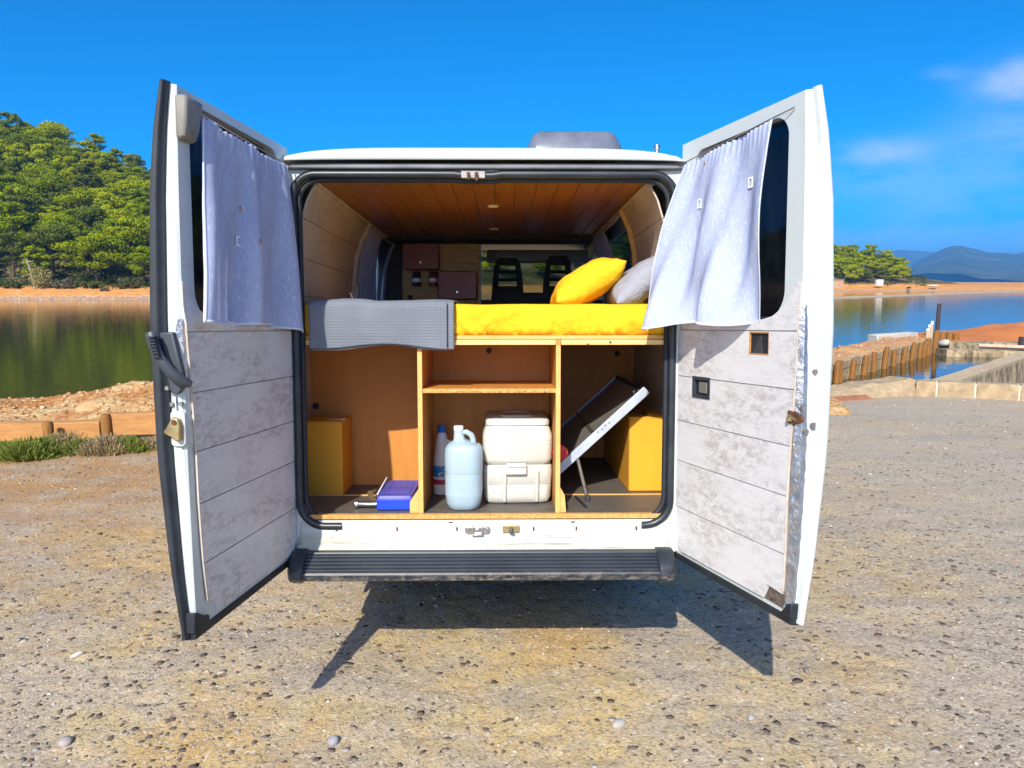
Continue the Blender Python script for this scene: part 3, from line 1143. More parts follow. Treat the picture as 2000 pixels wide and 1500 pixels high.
for sgn, x0, x1 in ((-1, -0.735, -0.803), (1, 0.722, 0.797)):
    mb = MB()
    poly = [(-0.03, -0.132), (-0.08, -0.134), (-0.14, -0.172), (-0.158, -0.205), (-0.152, -0.236), (-0.135, -0.248), (-0.03, -0.246)]
    rings = []
    for f, sh in ((0, 1.0), (0.55, 1.0), (0.82, 0.93), (1.0, 0.70)):
        x = x0 + (x1 - x0) * f
        rings.append([(x, -0.03 + (a + 0.03) * sh, -0.188 + (b + 0.188) * (0.6 + 0.4 * sh)) for a, b in poly])
    mb.loft(rings)
    cap = part("bumper_end_cap", mb, M['bumper'], van, smooth=40, bevel=0.004)

# ---- load floor, lining and ceiling
mb = MB()
mb.mm((-0.87, 0.022, -0.020), (0.87, 1.42, 0.0))
part("load_floor", mb, M['floor_board'], van)
xm = (VAN_I @ at_y(957, 1005, 3.05)).x
for a, b in ((-0.762, xm - 0.001), (xm + 0.001, 0.772)):
    mb = MB()
    mb.mm((a, -0.004, -0.0165), (b, 0.021, 0.002))
    part("floor_edging", mb, M['chip'], van)
for a, b in ((-0.86, -0.48), (0.34, 0.86)):
    mb = MB()
    mb.mm((a, 0.36, 0.0), (b, 0.367, 0.005))
    part("floor_bead", mb, M['ply_edge'], van)
# side lining boards; the joints run the length of the van
for sgn in (-1, 1):
    y0 = 0.045
    yw = 1.17 if sgn < 0 else 0.80
    for i, (za, zb_) in enumerate(((0.785, 0.93), (0.933, 1.088), (1.091, 1.248), (1.251, 1.398))):
        mb = MB()
        slant = lambda z: yw - 0.16 * (z - 0.9) * (-1 if sgn < 0 else 1)
        rings = []
        for z in np.linspace(za, zb_, 5):
            x = liner_x(z)
            rings.append([(sgn * x, y0, z), (sgn * x, slant(z), z), (sgn * (x + 0.008), slant(z), z), (sgn * (x + 0.008), y0, z)])
        mb.loft(rings)
        part("lining_board", mb, M['wall_board'][i % 3], van)
    mb = MB()
    patch(mb, sgn, 1.0, 2.55, 1.372, 1.398, liner_x, -0.006)
    part("lining_strip", mb, M['wall_board'][0], van)
    mb = MB()
    patch(mb, sgn, 0.062, 1.45, 0.0, 0.742, lambda z: 0.872, -0.008)
    part("lower_lining", mb, M['wall_board'][1], van)
    mb = MB()
    mb.tube([(sgn * (liner_x(z) - 0.006), slant(z) + 0.0, z) for z in np.linspace(0.86, 1.39, 6)], 0.014, 6)
    part("window_trim", mb, M['ply_edge'] if sgn > 0 else M['wall_board'][0], van)
    mb = MB()
    mb.tube([(sgn * 0.690, 0.05, 1.392), (sgn * 0.690, 1.9, 1.392)], 0.011, 6)
    part("cornice_strip", mb, M['wall_board'][2], van)
# ceiling: tongue and groove boards
NB = 15
bw = 1.376 / NB
for i in range(NB):
    x = -0.688 + bw * i
    mb = MB()
    mb.mm((x + 0.0012, 0.045, 1.401 + 0.0006 * (i % 2)), (x + bw - 0.0012, 1.90, 1.409))
    part("ceiling_board", mb, M['ceiling'][(i * 7) % 3], van, bevel=0.002, seg=1)
for (u, v, r) in ((963, 402, 0.018), (965, 447, 0.018)):
    o = VAN_I @ Vector((0, 0, CAM_Z))
    d = VAN_I.to_3x3() @ cam_dir(u, v)
    q = o + d * ((1.40 - o.z) / d.z)
    mb = MB()
    mb.lathe([(0.028, 1.400), (0.028, 1.395), (0.022, 1.393)], 16, (q.x, q.y, 0))
    part("ceiling_spot", mb, M['tag'], van)

# header and bulkhead at the cab
mb = MB()
mb.mm((-0.80, 1.91, 1.378), (0.80, 2.24, 1.46))
part("cab_header", mb, M['dark_trim'], van)
for i, (za, zb_) in enumerate(((0.84, 0.975), (0.977, 1.110), (1.112, 1.245), (1.247, 1.378))):
    mb = MB()
    mb.mm((-0.63, 2.205, za), (-0.088, 2.22, zb_))
    part("bulkhead_board", mb, M['kitchen_board'], van)
mb = MB()
mb.mm((-0.80, 2.2, 0.0), (-0.632, 2.24, 1.378))
part("bulkhead_pillar", mb, M['dark_trim'], van)
mb = MB()
mb.mm((-0.086, 2.19, 0.80), (-0.072, 2.225, 1.372))
part("bulkhead_post", mb, M['trim_grey'], van)
mb = MB()
mb.mm((-0.072, 2.20, 0.80), (0.80, 2.23, 0.985))
mb.mm((-0.63, 2.226, 0.0), (0.80, 2.24, 0.82))
part("bulkhead_panel", mb, M['dark_trim'], van)
for (x0, x1, z0, z1) in ((-0.615, -0.362, 1.190, 1.372), (-0.372, -0.100, 0.985, 1.180)):
    mb = MB()
    mb.prism(rrect((x1 - x0) / 2, (z1 - z0) / 2, 0.02, 4, (x0 + x1) / 2, (z0 + z1) / 2), lambda a, b, d: (a, d, b), 2.10, 2.203)
    cb = part("cupboard", mb, M['cupboard'], van, bevel=0.006)
    mb = MB()
    mb.box(((x0 + x1) / 2, 2.092, z0 + 0.05), (0.012, 0.016, 0.012))
    part("cupboard_knob", mb, M['steel'], cb)
# cab: roof lining strip, seats with ladder backs, dashboard
mb = MB()
mb.mm((-0.05, 3.02, 1.315), (0.78, 3.06, 1.42))
part("sun_visor", mb, M['trim_grey'], van, bevel=0.01)
for (xa, xb, zt_) in ((-0.008, 0.247, 1.338), (0.402, 0.645, 1.358)):
    cxx, hw = (xa + xb) / 2, (xb - xa) / 2
    mb = MB()
    zs = [1.285, 1.245, 1.222, 1.182, 1.159, 1.119]

    def sx(z):
        return hw * np.interp(z, [0.8, 1.07, 1.25, 1.31, zt_], [1.1, 1.0, 0.88, 0.76, 0.55])
    # two uprights and the cross bars between the slots
    for s in (-1, 1):
        rings = []
        for z in np.linspace(0.55, zt_ - 0.045, 9):
            w = sx(z)
            a, b = sorted((s * w, s * w * 0.60))
            rings.append([(cxx + a, 2.86, z), (cxx + b, 2.86, z), (cxx + b, 2.96, z), (cxx + a, 2.96, z)])
        mb.loft(rings)
    for (a, b) in ((zs[0], zt_), (zs[2], zs[1]), (zs[4], zs[3]), (0.55, zs[5])):
        rings = []
        for z in np.linspace(a, b, 4):
            w = sx(z) * (0.62 if b < zt_ else 1)
            rings.append([(cxx - w, 2.865, z), (cxx + w, 2.865, z), (cxx + w, 2.955, z), (cxx - w, 2.955, z)])
        mb.loft(rings)
    st = part("cab_seat", mb, M['dark_trim'], van, bevel=0.008)
    mb = MB()
    mb.mm((cxx - 0.24, 2.93, 0.15), (cxx + 0.24, 3.42, 0.34))
    part("seat_cushion", mb, M['dark_trim'], st, bevel=0.04)
mb = MB()
mb.mm((0.02, 2.6, 0.90), (0.78, 2.62, 1.055))
part("cab_shelf", mb, M['dark_trim'], van)
mb = MB()
mb.prism([(3.5, 0.3), (3.55, 0.86), (3.75, 0.90), (4.0, 0.79), (4.0, 0.3)], lambda a, b, d: (d, a, b), -0.80, 0.80)
part("dashboard", mb, M['dark_trim'], van, bevel=0.02)

# ---- bed platform and compartments
mb = MB()
mb.mm((-0.772, 0.030, 0.7445), (0.785, 1.9, 0.760))
part("bed_board", mb, M['ply_edge'], van)
for a, b in ((-0.772, 0.306), (0.327, 0.785)):
    mb = MB()
    mb.mm((a, 0.024, 0.7195), (b, 0.046, 0.742))
    rail = part("bed_rail", mb, M['pine'], van, bevel=0.002, seg=1)
for (u, v) in ((1195, 669), (1150, 673)):
    q = VAN_I @ at_y(u, v, 3.08)
    mb = MB()
    mb.lathe([(0.0045, 0.0215), (0.0055, 0.030)], 10, (q.x, 0, q.z), 'Y')
    part("screw_head", mb, M['rust'], rail)
for xa, zt_ in ((-0.277, 0.719), (0.3065, 0.7425)):
    mb = MB()
    mb.mm((xa, 0.024, 0.003), (xa + 0.0185, 0.50, zt_ if xa < 0 else 0.7185))
    if xa > 0:
        mb.mm((xa, 0.022, 0.7185), (xa + 0.0185, 0.047, zt_))
    pp = part("partition", mb, M['ply'], van)
    mb = MB()
    mb.mm((xa - 0.0003, 0.0185, 0.003), (xa + 0.0188, 0.0238, 0.7175))
    part("partition_edge", mb, M['ply_edge'], pp)
mb = MB()
mb.mm((-0.258, 0.030, 0.5175), (0.306, 0.499, 0.535))
sh = part("shelf", mb, M['ply'], van)
mb = MB()
mb.mm((-0.258, 0.0255, 0.5175), (0.306, 0.0298, 0.535))
part("shelf_edge", mb, M['chip'], sh)
mb = MB()
for k in range(44):
    if random.random() < 0.78:
        x = -0.225 + k * 0.0118
        mb.box((x, 0.0252, 0.5205 + random.uniform(0, .002)), (random.uniform(.003, .008), 0.001, random.uniform(.002, .005)))
part("print_mark", mb, M['rust'], sh, kind='stuff')
for (x0, x1, y) in ((-0.871, -0.278, 0.60), (-0.258, 0.306, 0.5005), (0.27, 0.871, 1.36)):
    mb = MB()
    mb.mm((x0, y, 0.001), (x1, y + 0.012, 0.742))
    part("back_panel", mb, M['ply'], van)
for (u, v, y, r) in ((617, 793, 0.597, 0.016), (955, 685, 0.497, 0.013), (1205, 690, 1.357, 0.016)):
    o = VAN_I @ Vector((0, 0, CAM_Z))
    d = VAN_I.to_3x3() @ cam_dir(u, v)
    q = o + d * ((y - o.y) / d.y)
    mb = MB()
    mb.lathe([(r, y + .002), (r, y - 0.003), (r * 0.6, y - 0.006)], 14, (q.x, 0, q.z), 'Y')
    part("cable_hole", mb, M['rubber'], van)
for (a, b, k) in ((-0.316, -0.2785, 1), (0.327, 0.352, -1)):
    mb = MB()
    if k > 0:
        poly = [(a, 0.003), (b, 0.003), (b, 0.105), (a, 0.050)]
    else:
        poly = [(a, 0.003), (b, 0.003), (b - 0.006, 0.075), (a, 0.11)]
    mb.prism(poly, lambda p, q, d: (p, d, q), 0.024, 0.075)
    part("corner_block", mb, M['ply_edge'], van)
# ---- roof vent
mb = MB()
rings = []
for z, hx, hy in ((1.535, 0.235, 0.235), (1.62, 0.232, 0.232), (1.655, 0.226, 0.226), (1.69, 0.212, 0.212), (1.718, 0.200, 0.200), (1.730, 0.185, 0.185), (1.733, 0.12, 0.12)):
    rings.append([(a, b, z) for a, b in rrect(hx, hy, 0.05, 5, 0.428, 0.72)])
mb.loft(rings)
part("roof_vent", mb, M['vent'], van, smooth=50)
mb = MB()
mb.lathe([(0.009, 1.50), (0.009, 1.53), (0.014, 1.533), (0.012, 1.55), (0.004, 1.553)], 12, ((VAN_I @ at_y(1293, 284, 3.1)).x, 0.05, 0))
part("roof_bolt", mb, M['steel'], van)

# ------------------------------------------------------------------ REAR DOORS
LD = DoorFrame(-0.79, 0.12, -1)
RD = DoorFrame(0.815, 0.30, 1)


def nk(z):
    """bulge of the outer skin by height"""
    return float(np.interp(z, [-0.19, 0.05, 0.4, 0.8, 1.2, 1.4, 1.56], [0.36, 0.66, 0.93, 1.0, 0.86, 0.66, 0.36]))


EDGE_L = [(-0.17, 0.735), (0.04, 0.765), (0.24, 0.780), (0.41, 0.785), (0.60, 0.800), (0.80, 0.818), (0.95, 0.824), (1.55, 0.824)]
EDGE_R = [(-0.17, 0.715), (0.04, 0.724), (0.24, 0.726), (0.42, 0.736), (0.62, 0.752), (0.80, 0.757), (0.95, 0.764), (1.55, 0.764)]


def make_door(F, edge, side):
    P = F.p
    left = side < 0
    jw = lerp_table(edge, 0.8) + 0.012          # s of the jamb face
    W = jw + 0.030

    def jam(z):
        return jw - (0.022 if z < 0.6 else 0.016) * (1 - nk(z)) / 0.64

    def sec(z, s0, s1, full):
        """section polygon at height z between s0 and the free edge"""
        k = nk(z)
        j = jam(z)
        if full:
            return [(s0, -0.008), (j - 0.008, -0.008), (j, -0.016), (j + 0.004, -0.058 * k), ((j + 0.024, -0.064 * k) if not left else (j + 0.012, -0.064 * k)), ((j + 0.030, -0.082 * k) if not left else (j + 0.016, -0.080 * k)),
                    (max(0.5, s0 + 0.02), -0.100 * k - 0.012), (s0, -0.085 * k - 0.012)]
        return [(s0, -0.008), (s1, -0.008), (s1, -0.04), (s1, -0.06), (s1, -0.08 * k - .01), (s1, -0.095 * k - 0.012), ((s0 + s1) / 2, -0.095 * k - 0.012), (s0, -0.085 * k - 0.012)]
    ws0, ws1, wz0, wz1 = 0.095, (0.748 if left else 0.672), 0.822, 1.490
    ztop = 1.522 if left else 1.540
    mb = MB()
    mb.loft([[P(s, n, z) for s, n in sec(z, 0.0, 0, True)] for z in np.linspace(-0.165, wz0, 12)])
    mb.loft([[P(s, n, z) for s, n in sec(z, ws1, 0, True)] for z in np.linspace(wz0, ztop, 9)])
    mb.loft([[P(s, n, z) for s, n in sec(z, 0.0, ws0, False)] for z in np.linspace(wz0, ztop, 7)])
    mb.loft([[P(s, n, z) for s, n in sec(z, ws0, ws1, False)] for z in (wz1, wz1 + .02, ztop)])
    # rounded window corners
    for (cs, cz, ds, dz, r) in ((ws1, wz1, -1, -1, 0.075), (ws0, wz1, 1, -1, 0.06), (ws0, wz0, 1, 1, 0.06), (ws1, wz0, -1, 1, 0.10)):
        poly = [(cs, cz)]
        for i in range(9):
            a = math.pi / 2 * i / 8
            poly.append((cs + ds * r * (1 - math.sin(a)), cz + dz * r * (1 - math.cos(a))))
        mb.prism(poly, lambda a, b, d: P(a, d, b), -0.0085, -0.075)
    door = part("rear_door", mb, M['paint'], van, smooth=38,
                label="left rear door swung open" if left else "right rear door swung open")
    # outer flange / seal along the free edge, bottom and top
    mb = MB()
    rings = []
    for z in np.linspace(-0.185, ztop + 0.005, 26):
        k = nk(z)
        j = jam(z)
        if left:
            pts_ = [(j + 0.000, -0.046 * k - .004), (j + 0.014, -0.050 * k), (j + 0.020, -0.062 * k), (j + 0.028, -0.064 * k), (j + 0.032, -0.072 * k), (j + 0.031, -0.088 * k - .002), (j + 0.004, -0.100 * k - 0.004), (j + 0.002, -0.06 * k)]
        else:
            pts_ = [(j + 0.006, -0.062 * k), (j + 0.022, -0.063 * k), (j + 0.034, -0.076 * k), (j + 0.035, -0.084 * k), (j + 0.034, -0.094 * k), (j + 0.028, -0.102 * k), (j + 0.010, -0.100 * k), (j + 0.005, -0.08 * k)]
        rings.append([P(s, n, z) for s, n in pts_])
    mb.loft(rings)
    part("edge_seal" if left else "door_flange", mb, M['rubber'] if left else M['paint'], door, smooth=50)
    mb = MB()
    kb = nk(-0.17)
    mb.loft([[P(s, -0.002, -0.166), P(s, -0.002, -0.19), P(s, -0.05, -0.196), P(s, -0.05, -0.166)] for s in np.linspace(0.01, jam(-.17) + 0.01, 6)])
    part("bottom_seal", mb, M['rubber'], door)
    # black corner piece at the free bottom corner
    mb = MB()
    j = jam(-0.16)
    mb.prism([(j - 0.075, -0.168), (j + 0.022, -0.168), (j + 0.020, -0.100), (j - 0.004, -0.108), (j - 0.05, -0.135), (j - 0.072, -0.140)] if left else
             [(j - 0.05, -0.172), (j + 0.014, -0.172), (j + 0.014, -0.118), (j - 0.01, -0.122), (j - 0.03, -0.150)], lambda a, b, d: P(a, d, b), 0.002, -0.03)
    part("corner_cap", mb, M['rubber'], door, bevel=0.004)
    # glass
    mb = MB()
    mb.prism([(ws0 - 0.01, wz0 - 0.01), (ws1 + 0.01, wz0 - 0.01), (ws1 + 0.01, wz1 + 0.01), (ws0 - 0.01, wz1 + 0.01)], lambda a, b, d: P(a, d, b), -0.055, -0.059)
    part("window_glass", mb, M['glass'], door)
    mb = MB()
    pw = [(a, b) for a, b in rrect((ws1 - ws0) / 2, (wz1 - wz0) / 2, 0.08, 6, (ws0 + ws1) / 2, (wz0 + wz1) / 2)]
    mb.tube([P(a, -0.050, b) for a, b in pw], 0.009, 6, loop=True)
    part("window_gasket", mb, M['rubber'], door, smooth=60)
    # lining planks
    zl = [-0.150, 0.037, 0.235, 0.404, 0.592, 0.782]
    e = lambda z: lerp_table(edge, z)
    for i in range(5):
        a, b = zl[i] + 0.0018, zl[i + 1] - 0.0018
        zz = np.linspace(a, b, 5)
        hs = 0.012 if i == 0 else 0.004
        if i == 0:
            if left:
                free = [(e(z) - 0.004, z) for z in zz[2:]]
                free = [(e(a) - 0.058, a), (e(a) - 0.050, a + 0.030), (e(a) - 0.004, a + 0.055)] + free
            else:
                free = [(e(z) - 0.004, z) for z in zz[2:]]
                free = [(e(a) - 0.105, a + 0.002), (e(a) - 0.085, a + 0.055), (e(a) - 0.004, a + 0.048)] + free
            poly = [(0.06, a), *free, (hs, b), (hs, a + 0.10), (0.018, a + .05), (0.032, a + .02)]
        else:
            poly = [(hs, a)] + [(e(z) - 0.004, z) for z in zz] + [(hs, b)]
        mb = MB()
        if not left and i in (3, 4):
            # boards with a cut-out: split round the hole
            h0, h1, k0, k1 = (0.125, 0.250, 0.513, 0.598) if i == 3 else (0.492, 0.606, 0.698, 0.778)
            k1 = min(k1, b - 0.002)
            for (pa, pb, qa, qb) in ((hs, h0, a, b), (h0, h1, a, k0), (h0, h1, k1, b)):
                mb.prism([(pa, qa), (pb, qa), (pb, qb), (pa, qb)], lambda s, z, d: P(s, d, z), 0.0, -0.007)
            mb.prism([(h1, a)] + [(e(z) - 0.004, z) for z in zz] + [(h1, b)], lambda s, z, d: P(s, d, z), 0.0, -0.007)
        else:
            mb.prism(poly, lambda s, z, d: P(s, d, z), 0.0, -0.007)
        part("plank", mb, M['plank_l'][(i + (0 if left else 1)) % 4], door, smooth=0)
    # top plank running up beside the window
    mb = MB()
    zt = 0.935
    eo = lambda z: e(z) + (0.010 if left else 0.004)
    poly = [(0.02, 0.784), (e(0.784) - 0.004, 0.784), (eo(0.86), 0.86), (eo(zt), zt), (ws1 + 0.060, zt + .002), (ws1 + 0.045, 0.90), (ws1 + 0.01, 0.862), (ws1 - 0.05, 0.832), (ws1 - 0.12, 0.818), (0.12, 0.812), (0.03, 0.806)]
    mb.prism(poly, lambda s, z, d: P(s, d, z), 0.001, -0.007)
    part("plank", mb, M['plank_l'][3 if left else 0], door, smooth=0)
    # pale cut edge of the boards
    mb = MB()
    mb.tube([P(e(z) - 0.003, -0.002, z) for z in np.linspace(-0.09, 0.93, 22)], 0.0042, 5)
    part("board_edge", mb, M['ply_edge'] if False else pmat("raw_board_edge" + str(side), (0.62, 0.56, 0.49), (0.50, 0.41, 0.32), 20, rough=.8), door)
    return door, jam, W


door_l, jam_l, WL = make_door(LD, EDGE_L, -1)
door_r, jam_r, WR = make_door(RD, EDGE_R, 1)

# hinges on the pillars
for F, d_ in ((LD, door_l), (RD, door_r)):
    for z in (0.60, 1.28):
        mb = MB()
        mb.tube([F.p(-0.004, -0.022, z - 0.035), F.p(-0.004, -0.022, z + 0.035)], 0.009, 8)
        mb.box(F.p(0.012, -0.012, z), (0.012, 0.03, 0.05))
        part("hinge", mb, M['sill_paint'], d_, bevel=0.002)

# ---- left door hardware
P = LD.p
mb = MB()
rings = []
for z, s0, s1, n1 in ((1.490, 0.735, 0.825, 0.026), (1.480, 0.728, 0.828, 0.034), (1.40, 0.742, 0.828, 0.028), (1.368, 0.752, 0.828, 0.022), (1.358, 0.760, 0.822, 0.014)):
    rings.append([P(s0, -0.006, z), P(s1, -0.006, z), P(s1, n1 * .85, z), P(s1 - 0.01, n1, z), P(s0 + 0.01, n1, z), P(s0, n1 * .8, z)])
mb.loft(rings)
lc = part("lock_cover", mb, M['grey_plastic'], door_l, smooth=30, bevel=0.006)
mb = MB()
q = P(0.775, 0.052, 1.385)
mb.tube([P(0.785, 0.010, 1.385), P(0.785, 0.027, 1.385)], 0.006, 10)
part("screw_head", mb, M['steel_dark'], lc)
# pull handle
jl = jam_l(0.7) + 0.004
mb = MB()
path = [(jl + 0.055, -0.072, 0.778), (jl + 0.062, -0.060, 0.745), (jl + 0.058, -0.044, 0.705), (jl + 0.045, -0.022, 0.665), (jl + 0.030, 0.004, 0.635), (jl + 0.006, 0.020, 0.622)]
mb.tube([P(*a) for a in path], [0.017, 0.017, 0.016, 0.018, 0.020, 0.012], 10, squash=0.75)
hd = part("pull_handle", mb, M['black_plastic'], door_l, smooth=50)
mb = MB()
mb.prism([(-0.075, 0.780), (-0.02, 0.782), (0.012, 0.660), (0.016, 0.615), (-0.012, 0.590), (-0.040, 0.602), (-0.052, 0.66), (-0.048, 0.70)], lambda a, b, d: P(d, a * 0.82 - 0.006, b), jl, jl + 0.022)
part("handle_base", mb, M['black_plastic'], hd, bevel=0.005)
for k in range(7):
    mb = MB()
    z = 0.768 - k * 0.0095
    mb.box(P(jl + 0.070, -0.058 + 0.0022 * k, z), (0.022, 0.026, 0.004))
    part("grip_rib", mb, M['rubber'], hd)
for nn, z in ((-0.043, 0.612), (-0.044, 0.560), (-0.014, 0.562)):
    mb = MB()
    mb.tube([P(jl - 0.004, nn, z), P(jl + (0.030 if z > 0.6 else 0.008), nn, z)], 0.0065, 10)
    part("screw_head", mb, M['bolt'], door_l)
# latch
mb = MB()
mb.prism(rrect(0.024, 0.055, 0.014, 4, -0.026, 0.485), lambda a, b, d: P(d, a, b), jl - 0.004, jl + 0.007)
lt = part("latch_plate", mb, M['paint'], door_l, bevel=0.003)
mb = MB()
mb.prism([(-0.012, 0.518), (-0.030, 0.524), (-0.052, 0.488), (-0.060, 0.482), (-0.058, 0.472), (-0.036, 0.462), (-0.020, 0.448), (-0.008, 0.452), (-0.006, 0.50)], lambda a, b, d: P(d, a, b), jl + 0.007, jl + 0.030)
part("latch_bolt", mb, M['brass'], lt, bevel=0.004)
mb = MB()
mb.tube([P(jl + 0.029, -0.022, 0.508), P(jl + 0.034, -0.022, 0.508)], 0.008, 10)
part("latch_rivet", mb, M['rust'], lt)
# foil showing along the lining edge (left)
mb = MB()
rings = []
for i in range(30):
    z = 0.42 + 0.40 * i / 29
    s = lerp_table(EDGE_L, z)
    w = 0.020 * math.sin(math.pi * (i + 0.5) / 30) ** 0.5
    rings.append([P(s - 0.002, -0.003, z), P(s + 0.010, -0.006 - 0.003 * random.random(), z), P(jl + 0.0015, -0.012 - w, z), P(s, -0.012, z)])
mb.loft(rings)
part("foil_strip", mb, M['foil'], door_l, smooth=0)

# ---- right door hardware
P = RD.p
jr = jam_r(0.6) + 0.004
mb = MB()
rings = []
for i in range(44):
    z = -0.125 + 0.99 * i / 43
    s = lerp_table(EDGE_R, z)
    j = jam_r(z)
    w = 0.003 + 0.007 * math.sin(math.pi * (i + 0.5) / 44) + 0.002 * random.random()
    rings.append([P(s - 0.004, -0.004, z), P((s + j) / 2, 0.001 + 0.004 * random.random(), z), P(j + 0.006, -0.006 - w * 0.5, z), P(j + 0.0065, -0.008 - w * 2.0, z), P(s, -0.02, z)])
mb.loft(rings)
part("foil_strip", mb, M['foil'], door_r, smooth=0)
for (u, v, r) in ((1591, 726, .008), (1568, 799, .010), (1588, 832, .0115), (1572, 843, .010)):
    # on the jamb face: depth n found from the sight line
    best = min(((abs(RD.px(u, v, nn)[0] - (jr + 0.002)), nn) for nn in np.linspace(0.0, -0.07, 71)))
    s_, z_ = RD.px(u, v, best[1])
    mb = MB()
    mb.tube([P(jr - 0.004, best[1], z_), P(jr + 0.009, best[1], z_)], r, 10)
    part("bolt", mb, M['bolt'], door_r)
# torn lock hole with rusty lever
mb = MB()
zc = RD.px(1556, 818)[1]
mb.prism([(-0.010, zc + 0.024), (0.028, zc + 0.022), (0.058, zc + 0.010), (0.066, zc - 0.002), (0.050, zc - 0.012), (0.02, zc - 0.022), (-0.012, zc - 0.018)], lambda a, b, d: P(0.728 + a, d, b), 0.004, -0.006)
lk = part("lock_hole", mb, M['rust'], door_r, bevel=0.003)
mb = MB()
mb.box(P(0.735, 0.008, zc - 0.004), (0.018, 0.012, 0.012))
mb.tube([P(0.728, 0.006, zc + 0.008), P(0.765, 0.004, zc - 0.006)], 0.005, 6)
part("lock_lever", mb, M['brass'], lk)
# the two recesses in the lining
for nm, (h0, h1, k0, k1), dep in (("handle_recess", (0.125, 0.250, 0.513, 0.598), 0.035), ("lining_hole", (0.492, 0.606, 0.698, 0.778), 0.055)):
    mb = MB()
    t_ = 0.004
    mb.prism([(h0, k0), (h1, k0), (h1, k1), (h0, k1)], lambda s, z, d: P(s, d, z), -0.0078, -0.0082)
    rc_ = part(nm, mb, M['rubber'], door_r)
    mb = MB()
    fw = 0.013 if nm == "handle_recess" else 0.005
    for (a0, a1, b0, b1) in ((h0, h1, k1 - fw, k1), (h0, h1, k0, k0 + fw), (h0, h0 + fw, k0 + fw, k1 - fw), (h1 - fw, h1, k0 + fw, k1 - fw)):
        mb.prism([(a0, b0), (a1, b0), (a1, b1), (a0, b1)], lambda s, z, d: P(s, d, z), 0.004 if nm == "handle_recess" else -0.0005, -0.0075)
    part("recess_frame", mb, M['black_plastic'] if nm == "handle_recess" else M['timber'], rc_, bevel=0.001)
    mb = MB()
    if nm == "handle_recess":
        mb.prism([(h0 + .04, k0 + .02), (h0 + .095, k0 + .02), (h0 + .095, k1 - .02), (h0 + .04, k1 - .02)], lambda s, z, d: P(s, d, z), -0.002, -0.0078)
        part("inner_handle", mb, M['grey_plastic'], rc_, bevel=0.002)
    else:
        mb.prism([(h0 + .02, k0 + .006), (h1 - .04, k0 + .006), (h1 - .052, k1 - .01)], lambda s, z, d: P(s, d, z), -0.003, -0.0078)
        part("hole_flap", mb, M['black_plastic'], rc_)
# bare metal in the bottom notch
mb = MB()
mb.prism([(0.612, -0.148), (0.712, -0.150), (0.712, -0.095), (0.640, -0.095)], lambda s, z, d: P(s, d, z), -0.005, -0.0085)
part("rust_patch", mb, pmat("dark_rust", (0.045, 0.03, 0.022), (0.20, 0.16, 0.12), 60, rough=.9), door_r)
# wire across the tinted glass
mb = MB()
mb.tube([P(*RD.px(1556, 425, -0.045)[:1], -0.045, RD.px(1556, 425, -0.045)[1]), P(RD.px(1546, 600, -0.045)[0], -0.045, RD.px(1546, 600, -0.045)[1])], 0.0016, 5)
q = RD.px(1556, 423, -0.045)
mb.box(P(q[0], -0.045, q[1]), (0.012, 0.012, 0.018))
part("aerial_wire", mb, M['dark_trim'], door_r)

# ------------------------------------------------------------------ THINGS IN AND ON THE VAN
VS = VAN_M.to_3x3()


def vthing(name, mb, mat, label, cat, smooth=35, bevel=0, seg=2, solid=0, sub=0, group=None, fix=True, at=(0, 0, 0), rz=0.0):
    o = link(name, mb.mesh(name, mat, smooth, fix), None, in_van(*at, rz), label, cat, group)
    mods(o, bevel, seg, solid, sub)
    return o


# ---- mattress in a yellow sheet
mb = MB()
x0, x1, y0, y1, z0, z1 = -0.768, 0.786, 0.040, 1.86, 0.761, 0.893
rings = []
NXR = 240
for i in range(NXR + 1):
    x = x0 + (x1 - x0) * i / NXR
    ring = []
    prof = []
    for k in range(15):                      # front face upwards
        prof.append((0.0, k / 14))
    for k in range(1, 4):
        prof.append((0.0 + 0.012 * k, 1.0))
    prof += [(0.3, 1.0), (0.8, 1.0), (1.0, 1.0), (1.0, 0.0), (0.5, 0.0)]
    for (py, pz) in prof:
        y = y0 + (y1 - y0) * py
        z = z0 + (z1 - z0) * pz
        if py == 0:
            seam = math.exp(-((x - 0.30) / 0.012) ** 2)
            dg = fb((x * 0.8 + (1 - pz) * .12) * 11, pz * 1.2, octaves=3, seed=3)
            fold = fb((x + 0.10 * pz) * 26, pz * 2.0 + 5, octaves=3, seed=8)
            y += -0.012 * math.sin(math.pi * pz) + 0.017 * dg * (0.4 + pz * .6) + 0.014 * fold * (1.1 - pz)
            y += 0.008 * seam * (0.3 + .7 * abs(math.sin(pz * 19)))
            if pz > 0.9:
                y += 0.012 * ((pz - 0.9) / 0.1) ** 2
            if pz < 0.12:
                y += 0.010 * (1 - pz / 0.12) + 0.006 * fb(x * 60, 1, octaves=2, seed=4)
        if pz == 1.0:
            z += 0.003 * fb(x * 9, y * 9, octaves=2, seed=6) - 0.0015
        ring.append((x, y, z))
    rings.append(ring)
mb.loft(rings)
vthing("mattress", mb, M['yellow'], "mattress in a creased yellow sheet on the van's bed platform", "mattress", smooth=55)


